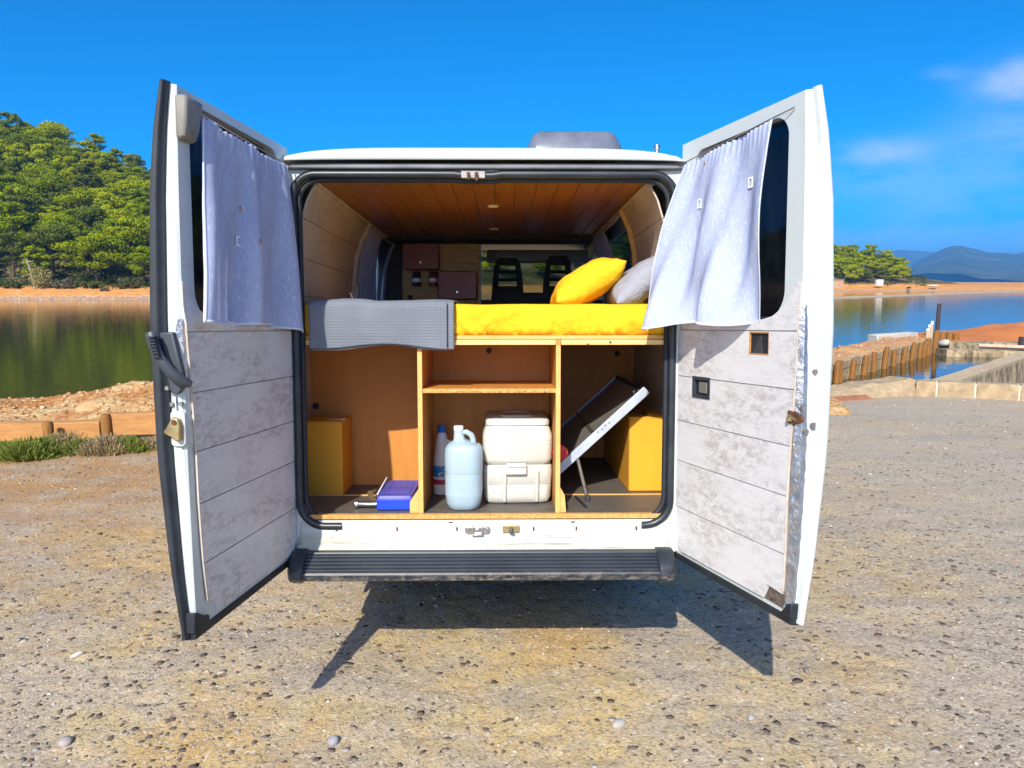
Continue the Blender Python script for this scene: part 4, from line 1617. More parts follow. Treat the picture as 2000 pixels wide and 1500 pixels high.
# ---- pillows
def pillow(name, mat, label, c, tilt, L, D, T, seed, yaw=0.0, pinch=0.8):
    mb = MB()
    n = 30
    R = Matrix.Rotation(yaw, 3, 'Z') @ Matrix.Rotation(-tilt, 3, 'Y')

    def pt(a, b, s):
        u, v = 2 * a - 1, 2 * b - 1
        # corners drawn out, edges sucked in
        ex = 1 - 0.10 * (1 - abs(v) ** 2) * abs(u) ** 4 * pinch
        ey = 1 - 0.10 * (1 - abs(u) ** 2) * abs(v) ** 4 * pinch
        prof = max(0.0, (1 - abs(u) ** 2.6)) ** 0.55 * max(0.0, (1 - abs(v) ** 2.6)) ** 0.55
        ew = abs(u) ** 3 + abs(v) ** 3
        wr = 0.012 * fb(u * 2.2 + seed, v * 2.2, octaves=3, seed=seed) + 0.010 * fb(u * 1.5 * ew + seed + v * 3, v * 5 * ew + u, octaves=3, seed=seed + 4) * min(1, ew)
        z = s * T / 2 * prof + wr * min(1, prof * 3)
        return Vector(c) + R @ Vector((u * L / 2 * ex, v * D / 2 * ey, z))
    mb.grid(lambda a, b: pt(a, b, 1), n, n)
    mb.grid(lambda a, b: pt(a, b, -1), n, n)
    o = vthing(name, mb, mat, label, "pillow", smooth=0, fix=False)
    bm = bmesh.new()
    bm.from_mesh(o.data)
    bmesh.ops.remove_doubles(bm, verts=bm.verts, dist=0.0012)
    bmesh.ops.recalc_face_normals(bm, faces=bm.faces)
    bm.to_mesh(o.data)
    bm.free()
    o.data.polygons.foreach_set("use_smooth", [True] * len(o.data.polygons))
    mods(o, sub=1)
    return o


pillow("pillow", M['yellow'], "yellow pillow propped on the mattress, leaning on the grey pillow", (0.468, 0.37, 0.993), rad(30), 0.365, 0.46, 0.165, 3, yaw=0.0, pinch=1.3)
pillow("pillow", M['grey_cloth'], "grey pillow on the mattress leaning against the van wall", (0.702, 0.28, 0.992), rad(36), 0.340, 0.42, 0.150, 11, pinch=1.1)

# ---- grey waffle blanket hanging over the front of the mattress
t = NT("grey_waffle_cloth")
wx_, wz_ = t.wave(26, axis='X'), t.wave(26, axis='Z')
band = t.math('MULTIPLY', t.rng(wx_, 0.55, 0.95), t.rng(t.noise(7, 1, 0.5, t.mp((1, 0, 0))), 0.42, 0.58))
lines = t.math('MULTIPLY', t.rng(wz_, 0.6, 0.95), t.rng(t.noise(6, 1, 0.5, t.mp((.5, 0, 1))), 0.36, 0.55))
m_ = t.math('MAXIMUM', band, lines)
c = t.mix(t.rng(t.noise(5, 4), .35, .65), (0.185, 0.205, 0.235), (0.16, 0.18, 0.21))
c = t.mix(t.math('MULTIPLY', m_, 0.30), c, (0.075, 0.085, 0.105))
t.set(Base_Color=c, Roughness=0.95, Specular_IOR_Level=0.15)
t.bump(t.math('SUBTRACT', t.noise(90, 3), m_), 0.35, 0.003)
M['waffle'] = t.mat


def blanket_sheet(xa, xb, off, zb_fn, ytop, seed):
    def fn(a, b):
        x = xa + (xb - xa) * a
        zb = zb_fn(a)
        L1, L2 = 0.34, 0.03
        top = 0.902 + off * .4 + 0.007 * math.sin(math.pi * min(1, max(0, (a - .1) / .35))) * (1 if a < .45 else 0) + 0.003 * fb(x * 9, 2, octaves=2, seed=seed)
        if b < 0.3:
            y = ytop + (0.045 - ytop) * (b / 0.3)
            z = top + 0.006 * fb(x * 6, y * 6, octaves=3, seed=seed)
        elif b < 0.42:
            q = (b - 0.3) / 0.12 * math.pi / 2
            y = 0.045 - 0.045 * math.sin(q) * 1.0 - off * math.sin(q)
            z = top - 0.028 * (1 - math.cos(q))
        else:
            q = (b - 0.42) / 0.58
            y = -off + 0.006 * fb(x * 5 + 3, q * 2, octaves=2, seed=seed) * (0.4 + q) - 0.004 * q * math.sin(a * 9 + 1) * .6
            z = top - 0.028 + (zb - (top - 0.028)) * q
        return (x, y, z)
    return fn


mb = MB()
mb.grid(blanket_sheet(-0.722, -0.121, 0.006, lambda a: 0.706 + 0.022 * math.sin(math.pi * min(1, max(0, (a - .08) / .9))) ** 2 - 0.004 * a, 0.42, 5), 70, 50)
mb.grid(blanket_sheet(-0.716, -0.150, -0.004, lambda a: 0.698 + 0.022 * math.sin(math.pi * min(1, max(0, (a - .16) / .8))) ** 2, 0.42, 5), 60, 40)
bl = vthing("blanket", mb, M['waffle'], "folded grey waffle blanket draped over the left front of the mattress", "blanket", smooth=60, solid=0.006, fix=False)
mb = MB()
mb.grid(lambda a, b: (-0.150 + 0.004 * a, -0.0185, 0.895 - 0.185 * b), 1, 12)
part("hem_seam", mb, M['rubber'], bl, solid=0.001, fix=False)

# ---- wheel-side boxes
def carton(label, x0, x1, y0, y1, h, rz, cx, cy):
    mb = MB()
    t_ = 0.006
    mb.mm((x0, y0, 0.001), (x1, y1, h - t_))
    e = link("cardboard_box", None, None, in_van(cx, cy, 0.0, rz), label, "box")
    part("box_body", mb, M['card'], e, bevel=0.004)
    mb = MB()
    mb.mm((x0 - .001, y0 - .001, h - t_), (x1 + .001, y1, h))
    part("box_lid", mb, M['card'], e, bevel=0.002)
    return e


b1 = carton("tall yellow-brown box in the left compartment beside the blue case", -0.185, 0.0, 0.0, 0.215, 0.352, rad(0), -0.676, 0.375)
mb = MB()
mb.mm((-0.002, -0.0015, 0.003), (0.0012, 0.0, 0.345))
b2 = carton("tall yellow box in the right compartment, lit by the sun, beneath the leaning panel", 0.0, 0.178, 0.0, 0.86, 0.363, 0, 0.688, 0.435)
mb = MB()
for k in range(60):
    mb.box((0.001 + random.uniform(0, .003), -0.0005, 0.006 + k * 0.006), (random.uniform(.004, .008), 0.003, 0.0035))
part("raw_edge", mb, M['card_edge'], b2, kind='stuff')

# ---- leaning framed panel
ANG = math.atan2(0.372, 0.404)
A0 = Vector((0.333, 0.305, 0.128))
ux, uy, uz = Vector((math.cos(ANG), 0, math.sin(ANG))), Vector((0, 1, 0)), Vector((-math.sin(ANG), 0, math.cos(ANG)))
PL, PD = 0.560, 0.86
pan = link("framed_panel", None, None, in_van(0, 0, 0), "flat aluminium-framed dark panel leaning diagonally in the right compartment", "panel")


def pbox(name, a0, a1, b0, b1, c0, c1, mat, parent, bevel=0.003):
    mb = MB()
    vs = []
    for c in (c0, c1):
        for (a, b) in ((a0, b0), (a1, b0), (a1, b1), (a0, b1)):
            vs.append(A0 + ux * a + uy * b + uz * c)
    mb.add(vs, [(0, 3, 2, 1), (4, 5, 6, 7), (0, 1, 5, 4), (1, 2, 6, 5), (2, 3, 7, 6), (3, 0, 4, 7)])
    return part(name, mb, mat, parent, bevel=bevel)


pbox("panel_sheet", 0.02, PL - 0.02, 0.015, PD - 0.015, -0.002, 0.006, M['panel_glass'], pan, 0)
fr_ = pbox("frame_bar", 0.0, PL, 0.0, 0.016, -0.024, 0.017, M['alu'], pan)
for k in range(4):
    q = A0 + ux * (0.262 + 0.0225 * k) + uz * (0.005 - .004 * (k % 2))
    mb = MB()
    mb.box(q + Vector((0, -0.0005, 0)), (0.005, 0.002, 0.006))
    part("frame_hole", mb, M['rubber'], fr_)
pbox("frame_bar", 0.0, PL, PD - 0.016, PD, -0.017, 0.014, M['alu'], pan)
pbox("frame_bar", PL - 0.016, PL, 0.017, PD - 0.017, -0.017, 0.014, M['dark_trim'], pan)
pbox("frame_bar", 0.0, 0.016, 0.017, PD - 0.017, -0.017, 0.014, M['alu'], pan)
pbox("cross_strut", 0.235, 0.252, 0.017, PD - 0.017, 0.0065, 0.011, M['steel_dark'], pan, 0.001)
pbox("inner_edge", 0.02, PL - 0.02, PD - 0.07, PD - 0.055, 0.006, 0.011, M['blue_lid'], pan, 0.001)
pbox("catch", PL - 0.05, PL - 0.035, 0.10, 0.125, 0.006, 0.018, M['steel'], pan, 0.002)
pbox("catch", PL - 0.03, PL - 0.02, 0.05, 0.07, 0.006, 0.016, M['steel'], pan, 0.002)
# prop leg
mb = MB()
mb.tube([(0.428, 0.30, 0.185), (0.468, 0.235, 0.008)], 0.008, 8)
lg = part("prop_leg", mb, M['steel_dark'], pan)
mb = MB()
mb.lathe([(0.010, 0.0), (0.012, 0.006), (0.010, 0.028)], 10, (0.4675, 0.2355, 0.0005))
part("leg_foot", mb, M['black_plastic'], lg)
mb = MB()
mb.tube([(0.42, 0.30, 0.006), (0.448, 0.10, 0.006)], 0.0055, 6)
vthing("black_bar", mb, M['rubber'], "thin black bar lying on the floor under the leaning panel", "bar")
# red hook hanging on the partition
mb = MB()
q = A0 + ux * 0.030 + uz * 0.045
mb.lathe([(0.012, -0.012), (0.034, -0.010), (0.037, 0.0), (0.034, 0.010), (0.012, 0.012)], 18, (0.338, 0.20, 0.232), 'Y')
vthing("reel", mb, M['red'], "small red round reel tucked between the partition and the leaning panel", "reel")
# thin cable lying on the right-hand box
mb = MB()
mb.tube([(0.70, 0.52, 0.368), (0.715, 0.50, 0.385), (0.735, 0.49, 0.391), (0.76, 0.50, 0.38), (0.785, 0.52, 0.369)], 0.0035, 6)
vthing("cable", mb, M['rubber'], "black cable looped on top of the sunlit yellow box", "cable")
mb = MB()
mb.mm((-0.755, 0.42, 0.3525), (-0.67, 0.435, 0.359))
vthing("rod", mb, M['steel'], "thin pale rod lying on top of the left box", "rod")

# ---- portable toilet
toi = link("portable_toilet", None, None, in_van(0.143, 0.345, 0.001, rad(2)), "cream plastic camping toilet in the middle compartment", "camping toilet")


def boxloft(name, rings, mat, parent, r=0.035, bevel=0):
    mb = MB()
    mb.loft([[(a, b, z) for a, b in rrect(hx, hy, r, 6, 0, oy)] for (z, hx, hy, oy) in rings])
    return part(name, mb, mat, parent, smooth=40, bevel=bevel)


lowt = boxloft("waste_tank", [(0, .128, .145, 0), (.008, .142, .157, 0), (.03, .150, .164, 0), (.085, .153, .166, 0), (.0875, .1515, .1645, 0), (.090, .1535, .1665, 0), (.155, .157, .169, 0), (.172, .154, .167, 0), (.178, .146, .160, 0)], M['toilet'], toi)
boxloft("flush_tank", [(.179, .138, .155, 0), (.184, .148, .163, 0), (.205, .156, .172, 0), (.285, .1565, .175, 0), (.2875, .1545, .173, 0), (.290, .1565, .175, 0), (.315, .155, .174, 0), (.350, .142, .168, .003), (.353, .138, .165, .003)], M['toilet'], toi)
boxloft("lid", [(.354, .134, .162, .004), (.357, .143, .170, .004), (.374, .143, .170, .004), (.383, .137, .165, .004), (.386, .12, .15, .004)], M['toilet'], toi)
boxloft("lid_rim", [(.3862, .075, .10, .01), (.391, .072, .097, .01), (.391, .062, .087, .01), (.3864, .06, .085, .01)], M['toilet'], toi)
mb = MB()
mb.prism(rrect(0.046, 0.025, 0.006, 3, -0.008, 0.163), lambda a, b, d: (a, d, b), -0.168, -0.190)
ltc = part("latch", mb, M['toilet'], toi, bevel=0.004)
mb = MB()
mb.prism(rrect(0.040, 0.008, 0.003, 3, -0.008, 0.180), lambda a, b, d: (a, d, b), -0.188, -0.195)
part("latch_lip", mb, M['toilet'], ltc, bevel=0.002)
for x in (-0.060, 0.085):
    mb = MB()
    mb.tube([(x, -0.163, 0.014), (x, -0.169, 0.05), (x, -0.172, 0.10), (x, -0.172, 0.150)], [0.009, 0.010, 0.0105, 0.011], 10)
    part("tank_rib", mb, M['toilet'], toi, smooth=50)

# ---- five litre jug
jug = link("water_jug", None, None, in_van(-0.0905, 0.128, 0.001), "big milky plastic jug with a moulded handle in front of the bleach bottle", "jug")
mb = MB()
rings = []
prof = [(0.0, .058, .058), (.006, .066, .066), (.03, .076, .075), (.06, .080, .078)]
for k in range(8):
    z = .075 + k * .011
    prof += [(z, .0815, .0795), (z + .003, .0805, .0785), (z + .006, .0815, .0795)]
prof += [(.20, .083, .080), (.245, .083, .080), (.266, .080, .077), (.280, .072, .070), (.288, .058, .058), (.294, .040, .042), (.304, .026, .028), (.330, .020, .020), (.345, .0195, .0195)]
for z, hx, hy in prof:
    ox = 0.0 if z < .28 else -0.022 * min(1, (z - .28) / .03)
    rings.append([(a + ox, b, z) for a, b in rrect(hx, hy, min(hx, hy) * 0.72, 6)])
mb.loft(rings)
jb = part("jug_body", mb, M['jug'], jug, smooth=40)
mb = MB()
mb.tube([(-0.012, 0, 0.332), (0.012, 0, 0.335), (0.034, 0, 0.322), (0.041, 0, 0.300), (0.042, 0, 0.270)], [0.011, 0.0125, 0.013, 0.013, 0.015], 10)
part("jug_handle", mb, M['jug'], jug, smooth=60)
mb = MB()
mb.lathe([(0.021, 0.342), (0.0215, 0.346), (0.0215, 0.360), (0.019, 0.363)], 20, (-0.022, 0, 0))
part("jug_cap", mb, M['bottle'], jug)

# ---- bleach bottle
bot = link("bleach_bottle", None, None, in_van(-0.2085, 0.395, 0.001), "white bottle with blue cap and blue and red label behind the jug", "bottle")
mb = MB()
mb.lathe([(0.030, 0), (0.040, 0.004), (0.042, 0.02), (0.042, 0.142), (0.040, 0.155), (0.036, 0.19), (0.028, 0.255), (0.023, 0.285), (0.019, 0.290), (0.017, 0.298)], 28)
part("bottle_body", mb, M['bottle'], bot, smooth=45)
mb = MB()
mb.lathe([(0.0195, 0.296), (0.0205, 0.299), (0.0200, 0.325), (0.0175, 0.328)], 20)
part("bottle_cap", mb, M['blue_cap'], bot)
mb = MB()
mb.tube([(0.026, -0.006, 0.255), (0.040, -0.008, 0.250), (0.046, -0.008, 0.225), (0.046, -0.008, 0.175), (0.040, -0.006, 0.155)], 0.0085, 8)
part("bottle_handle", mb, M['bottle'], bot, smooth=60)
for nm, z0_, z1_, mt in (("label_band", 0.052, 0.075, 'label_red'), ("label_band", 0.0755, 0.088, 'label_white'), ("label_panel", 0.0885, 0.140, 'label_blue')):
    mb = MB()
    mb.lathe([(0.0424, z0_), (0.0428, z0_ + .0005), (0.0428, z1_ - .0005), (0.0424, z1_)], 28)
    lb = part(nm, mb, M[mt], bot, smooth=45)
mb = MB()
rings = []
for k in range(9):
    a = rad(-112 + 84 * k / 8)
    rings.append([(0.0430 * math.cos(a), 0.0430 * math.sin(a), 0.089), (0.0430 * math.cos(a), 0.0430 * math.sin(a), 0.089 + 0.046 * min(1, .35 + k / 8))])
mb.loft(rings, caps=False, closed=False)
part("label_flash", mb, M['label_white'], bot, smooth=60, solid=.0004)
for txt, x, z, sz in (("Cau", -0.0175, 0.112, 0.021), ("Bl", -0.004, 0.0925, 0.021)):
    cu = bpy.data.curves.new("lettering", 'FONT')
    cu.body = txt
    cu.size = sz
    cu.extrude = 0.0003
    cu.offset = 0.0008
    tmp = bpy.data.objects.new("lettering", cu)
    COL.objects.link(tmp)
    me = bpy.data.meshes.new_from_object(tmp.evaluated_get(bpy.context.evaluated_depsgraph_get()))
    bpy.data.objects.remove(tmp)
    # wrap the lettering round the bottle
    for vtx in me.vertices:
        a = (vtx.co.x + x) / 0.043 - math.pi / 2
        rr = 0.0436 + vtx.co.z
        vtx.co = (rr * math.cos(a), rr * math.sin(a), vtx.co.y + z)
    me.materials.clear()
    me.materials.append(M['label_blue'])
    link("lettering", me, bot)

# ---- blue tool case and loose tools
case = link("tool_case", None, None, in_van(-0.388, 0.068, 0.001), "scuffed blue plastic tool case lying in the left compartment", "tool case")
w0, dp, hh = 0.080, 0.34, 0.064
for nm, z0_, z1_, gr, mt in (("case_base", 0.0, 0.042, 0.0, 'blue_tool'), ("case_lid", 0.0425, 0.064, 0.006, 'blue_lid')):
    mb = MB()
    rings = []
    for z, i in ((z0_, 0.006 if z0_ == 0 else 0.001), (z0_ + .006, 0), (z1_ - 0.008, gr * .3), (z1_, gr)):
        rings.append([(a, b + dp / 2, z) for a, b in rrect(w0 - i, dp / 2 - i, 0.012, 4)])
    mb.loft(rings)
    cb = part(nm, mb, M[mt] if nm == "case_lid" else M['blue_tool'], case, smooth=40)
mb = MB()
mb.prism(rrect(w0 - 0.002, 0.0035, 0.002, 2, 0, 0.0425), lambda a, b, d: (a, d, b), -0.0025, 0.01)
part("case_ridge", mb, M['blue_tool'], case)
mb = MB()
inner_ = rrect(0.048, 0.105, 0.006, 3, 0.004, 0.175)
outer_ = rrect(0.052, 0.110, 0.008, 3, 0.004, 0.175)
mb.loft([[(a, b, 0.0635) for a, b in outer_], [(a, b, 0.0662) for a, b in outer_], [(a, b, 0.0662) for a, b in inner_], [(a, b, 0.0635) for a, b in inner_]], loop=True)
part("lid_border", mb, M['blue_lid'], case)
mb = MB()
for k in range(9):
    mb.box((0.004 - 0.03 + 0.0075 * k, 0.17, 0.0645), (0.004, 0.035 + 0.012 * (k % 3), 0.0015))
part("lid_relief", mb, M['label_white'] if False else M['blue_lid'], case, kind='stuff')

mb = MB()
mb.tube([(-0.568, 0.115, 0.020), (-0.552, 0.115, 0.020)], 0.0185, 14)
sw = vthing("socket_wrench", mb, M['steel'], "chrome socket wrench bar lying left of the blue tool case", "wrench", bevel=0.003)
mb = MB()
mb.tube([(-0.552, 0.115, 0.020), (-0.545, 0.115, 0.020), (-0.50, 0.118, 0.018), (-0.470, 0.122, 0.018)], [0.0135, 0.0115, 0.0115, 0.0125], 12)
part("wrench_shaft", mb, M['steel'], sw, smooth=50)
mb = MB()
mb.tube([(-0.466, 0.36, 0.085), (-0.505, 0.31, 0.012)], 0.0095, 12)
vthing("steel_tube", mb, M['steel'], "bright steel tube leaning on the far left side of the blue tool case", "tube")
mb = MB()
ta, tb = Vector((-0.530, 0.27, 0.034)), Vector((-0.492, 0.165, 0.016))
mb.tube([ta, tb], 0.0125, 12)
sp = vthing("box_spanner", mb, M['brass'], "short dull brass box spanner lying between the chrome wrench and the steel tube", "spanner")
mb = MB()
d_ = (tb - ta).normalized()
mb.tube([tb, tb + d_ * 0.0012], 0.0065, 10)
part("spanner_bore", mb, M['rubber'], sp)
mb = MB()
mb.tube([(-0.500, 0.33, 0.016), (-0.476, 0.40, 0.045)], 0.011, 10)
vthing("brass_fitting", mb, M['brass'], "brass fitting behind the steel tube in the sunlit patch", "fitting")

# ---- jars on the bulkhead
for (x, z, mt, lb) in ((-0.524, 1.131, 'dark_trim', "black jar with a pale label under the left red-brown cupboard"), (-0.408, 1.131, 'cupboard', "small brown jar right of the black jar on the cab bulkhead")):
    e = link("jar", None, None, in_van(x, 2.165, z - 0.052), lb, "jar")
    mb = MB()
    mb.lathe([(0.028, 0), (0.032, 0.004), (0.032, 0.075), (0.026, 0.085)], 16)
    part("jar_body", mb, M[mt], e)
    mb = MB()
    mb.lathe([(0.027, 0.085), (0.027, 0.102)], 16)
    part("jar_lid", mb, M['dark_trim'], e)
    mb = MB()
    mb.lathe([(0.0324, 0.028), (0.0326, 0.029), (0.0326, 0.055), (0.0324, 0.056)], 16)
    part("jar_label", mb, M['tag'], e)
# camp stove knob shape in the corner by the bed
mb = MB()
mb.lathe([(0.05, 0.0), (0.055, 0.01), (0.05, 0.05), (0.02, 0.07), (0.012, 0.08), (0.012, 0.1), (0.018, 0.11), (0.005, 0.115)], 16, (-0.565, 2.12, 0.90))
vthing("kettle", mb, M['dark_trim'], "small dark kettle standing in front of the bulkhead beyond the bed", "kettle")
# white wire poking up behind the blanket
mb = MB()
mb.tube([(-0.60, 0.52, 0.90), (-0.64, 0.53, 0.915), (-0.66, 0.54, 0.96)], 0.003, 6)
vthing("charging_wire", mb, M['tag'], "thin white wire sticking up behind the grey blanket", "wire")


# ---- curtains on the side windows inside
def side_curtain(sgn, y0, y1, yt0, yt1, z0, z1, label, seed):
    mb = MB()

    def fn(a, b):
        z = z1 + (z0 - z1) * b
        yy_ = (yt0 + (yt1 - yt0) * a) * (1 - b) + (y0 + (y1 - y0) * a) * b
        x = liner_x(z) - 0.02 + 0.014 * math.sin(a * 26 + seed) * (0.4 + 0.6 * b)
        return (sgn * x, yy_, z)
    mb.grid(fn, 40, 14)
    vthing("curtain", mb, M['curtain_in'], label, "curtain", smooth=70, solid=0.0015, fix=False)


side_curtain(-1, 1.30, 1.93, 1.30, 1.72, 0.86, 1.375, "greyish curtain nearest the rear on the van's left side window", 1)
side_curtain(-1, 2.05, 2.48, 2.10, 2.44, 0.86, 1.375, "bluish curtain nearest the cab on the van's left side window", 4)
side_curtain(1, 1.35, 2.0, 1.42, 2.0, 0.86, 1.375, "pale lilac curtain on the van's right side window above the yellow pillow", 2)


# ---- sheer curtains hanging from the rear doors
def door_curtain(F, corners, label, folds, seed, wave, tags, marks):
    """corners: (s, n, z) top hinge, top free, bottom hinge, bottom free"""
    th, tf, bh, bf = [Vector(c) for c in corners]

    def base(a, b):
        top = th.lerp(tf, a)
        bot = bh.lerp(bf, a)
        q = top.lerp(bot, b)
        amp = 0.007 + 0.029 * b
        ph = 0.0
        for (fr, am, p0, sk) in folds:
            ph += am * math.sin(2 * math.pi * fr * (a + sk * b) + p0)
        n = amp * ph + 0.005 * fb(a * 7 + seed, b * 3, octaves=3, seed=seed)
        n += 0.0025 * math.sin(a * 130) * max(0, 1 - b * 8)          # gathers at the rod pocket
        q = q + Vector((0.006 * ph * b, n, 0))
        q.z += wave(a) * b ** 3 - 0.004 * abs(math.sin(a * 62 + 1)) * max(0, 1 - b * 12)
        return q

    def fn(a, b):
        q = base(a, b)
        return F.p(q.x, q.y, q.z)
    mb = MB()
    mb.grid(fn, 120, 60)
    o = vthing("curtain", mb, M['curtain'], label, "curtain", smooth=80, solid=0.0012, fix=False)
    # hems, rod wire, tags
    for (a0, a1, b0, b1) in ((0, 1, 0.985, 1.0), (0, 0.012, 0, 1), (0.988, 1, 0, 1)):
        mb = MB()
        mb.grid(lambda a, b: Vector(fn(a0 + (a1 - a0) * a, b0 + (b1 - b0) * b)) + F.n * 0.0016, 90 if a1 - a0 > .5 else 2, 2 if a1 - a0 > .5 else 50)
        part("hem", mb, M['hem'], o, smooth=80, solid=0.0016, fix=False)
    for (a, b, w, h) in tags:
        q = base(a, b)
        mb = MB()
        t_ = w * 0.22
        for (p0, p1, q0, q1) in ((0, 1, 0, t_ / h), (0, 1, 1 - t_ / h, 1), (0, t_ / w, t_ / h, 1 - t_ / h), (1 - t_ / w, 1, t_ / h, 1 - t_ / h)):
            mb.prism([(p0, q0), (p1, q0), (p1, q1), (p0, q1)], lambda s, z, d: F.p(q.x + (s - .5) * w, q.y + d, q.z + (z - .5) * h), 0.0035, 0.0048)
        part("buckle", mb, M['tag'], o)
    for (a, b) in marks:
        mb = MB()
        mb.grid(lambda p, r: Vector(fn(a + 0.016 * p, b + 0.03 * r)) + F.n * 0.0022, 2, 2)
        part("rust_stain", mb, M['stain'], o, solid=0.0006, fix=False)
    mb = MB()
    mb.tube([F.p(0.02, -0.004, th.z + 0.006), F.p(0.02, th.y, th.z + .004), F.p(*(tf + Vector((0.0, 0, 0.004)))), F.p(tf.x + 0.075, -0.003, tf.z + 0.020)], 0.0022, 6)
    part("curtain_wire", mb, M['steel'], o)
    return o


M['hem'] = cloth("curtain_hem", (0.74, 0.77, 0.89), (0.70, 0.74, 0.87), transl=0.2)
M['stain'] = pmat("rust_stain", (0.48, 0.27, 0.18), rough=0.9)
o_ = door_curtain(LD, ((0.085, 0.020, 1.437), (0.722, 0.022, 1.452), (0.045, 0.050, 0.772), (0.795, 0.026, 0.822)),
                  "white sheer curtain hanging inside the left rear door", [(2.3, 1.0, 0.4, 0.05), (4.6, 0.45, 1.0, -0.1)], 2, lambda a: 0.012 * math.sin(a * 5.0), [(0.62, 0.55, 0.030, 0.036)], [(0.60, 0.36), (0.50, 0.52)])
o_ = door_curtain(RD, ((0.072, 0.022, 1.446), (0.628, 0.022, 1.478), (0.018, 0.190, 0.790), (0.560, 0.028, 0.812)),
                  "white sheer curtain billowing inside the right rear door", [(2.0, 1.0, 2.6, -0.25), (4.1, 0.35, 0.0, 0.2)], 5, lambda a: -0.010 * math.sin(a * 8.5 + 1.0), [(0.835, 0.27, 0.026, 0.036), (0.31, 0.29, 0.026, 0.036)], [(0.30, 0.04), (0.10, 0.85)])

# ------------------------------------------------------------------ VEGETATION


def leaf_cloud(n, centers, radii, size, flat=0.7, outward=0.7, rng=RNG, elong=1.0, seed=0):
    """many small two-triangle leaf clumps in puffs; returns verts, faces"""
    rng = np.random.default_rng(seed)
    C = np.asarray(centers, float)
    Rr = np.asarray(radii, float)
    w = Rr ** 2 / np.sum(Rr ** 2)
    idx = rng.choice(len(C), size=n, p=w)
    d = rng.normal(size=(n, 3))
    d /= np.linalg.norm(d, axis=1)[:, None]
    rr = rng.random(n) ** 0.33
    rr = 0.45 + 0.55 * rr
    p = C[idx] + d * (Rr[idx] * rr)[:, None] * np.array([1, 1, flat])
    nrm = d * outward + rng.normal(size=(n, 3)) * 0.55 + np.array([0, 0, 0.25])
    nrm /= np.linalg.norm(nrm, axis=1)[:, None]
    ref = rng.normal(size=(n, 3))
    a = np.cross(nrm, ref)
    a /= np.linalg.norm(a, axis=1)[:, None]
    b = np.cross(nrm, a)
    s = size * rng.uniform(0.6, 1.35, n)[:, None]
    v = np.empty((n, 4, 3))
    v[:, 0] = p - a * s * elong
    v[:, 1] = p - b * s * 0.55
    v[:, 2] = p + a * s * elong
    v[:, 3] = p + b * s * 0.55
    return v.reshape(-1, 3), np.arange(n * 4).reshape(-1, 4)


def np_mesh(name, v, f, mat):
    me = bpy.data.meshes.new(name)
    me.vertices.add(len(v))
    me.vertices.foreach_set("co", np.asarray(v, dtype=np.float32).ravel())
    k = f.shape[1]
    me.loops.add(f.size)
    me.loops.foreach_set("vertex_index", f.ravel().astype(np.int32))
    me.polygons.add(len(f))
    me.polygons.foreach_set("loop_start", np.arange(0, f.size, k, dtype=np.int32))
    me.polygons.foreach_set("loop_total", np.full(len(f), k, dtype=np.int32))
    me.materials.append(mat)
    me.update()
    return me


def pine_variant(seed, h=7.0, spread=3.3, n=3000, trunk=2.0, lean=0.0):
    r = random.Random(seed)
    cs, rs = [], []
    # umbrella of flattened puffs on several limbs
    for i in range(40):
        q = r.random()
        ang = r.uniform(0, 2 * math.pi)
        zz = trunk + (h - trunk) * (0.08 + 0.92 * q)
        env = spread * math.sqrt(max(0.02, 1 - ((q - 0.32) / 0.72) ** 2)) if q > 0.32 else spread * (0.72 + 0.28 * q / 0.32)
        rad_ = env * math.sqrt(r.random()) * r.uniform(0.75, 1.02)
        x, y = rad_ * math.cos(ang) + lean * q, rad_ * math.sin(ang)
        cs.append((x, y, zz - 0.10 * rad_))
        rs.append(r.uniform(0.55, 1.25) * spread / 3.3)
    v, f = leaf_cloud(n, cs, rs, 0.155, flat=0.48, outward=1.2, seed=seed)
    crown = np_mesh("crown", v, f, M['needles'])
    mb = MB()
    top = Vector((lean * 0.6, 0, h * 0.8))
    mb.tube([(0, 0, -0.6), (0.08, 0.05, trunk * 0.6), tuple(Vector((0.1, 0, trunk)) * 0.5 + Vector((lean * .3, 0, h * .25))), tuple(top)], [0.24, 0.19, 0.15, 0.05], 7)
    for k in range(7):
        c = Vector(cs[r.randrange(len(cs))])
        zb_ = r.uniform(trunk * 0.7, h * 0.55)
        mb.tube([(0.05, 0, zb_), tuple(Vector((0, 0, zb_)).lerp(c, 0.5) + Vector((0, 0, .1))), tuple(c)], [0.09, 0.06, 0.025], 5)
    tr = mb.mesh("trunk", M['bark'], 40)
    return crown, tr


PINES = [pine_variant(s, h, sp, 5600, tk, ln) for s, h, sp, tk, ln in ((1, 7.2, 3.3, 2.2, 0.3), (2, 6.2, 3.6, 1.9, -0.3), (3, 8.2, 3.1, 2.8, 0.5), (4, 5.6, 3.2, 1.6, 0.0), (5, 7.0, 3.9, 2.4, -0.6), (6, 6.6, 2.7, 1.8, 0.2))]


def hz(x, y):
    return float(hill_h(np.array([[x]]), np.array([[y]]))[0, 0])


def plant_pine(x, y, s, var, rz, label, group, mat=None, z=None):
    crown, tr = PINES[var]
    e = link("pine_tree", None, None, Matrix.Translation((x, y, hz(x, y) if z is None else z)) @ Matrix.Rotation(rz, 4, 'Z') @ Matrix.Diagonal((s[0], s[0], s[1], 1)), label, "tree", group)
    link("crown", crown, e)
    link("trunk", tr, e)
    return e


rp = random.Random(21)
spots = []


def try_spot(x, y, dmin):
    for (a, b) in spots:
        if (a - x) ** 2 + (b - y) ** 2 < dmin * dmin:
            return False
    spots.append((x, y))
    return True


def uof(x, y):
    return 1000 + FPX * x / y


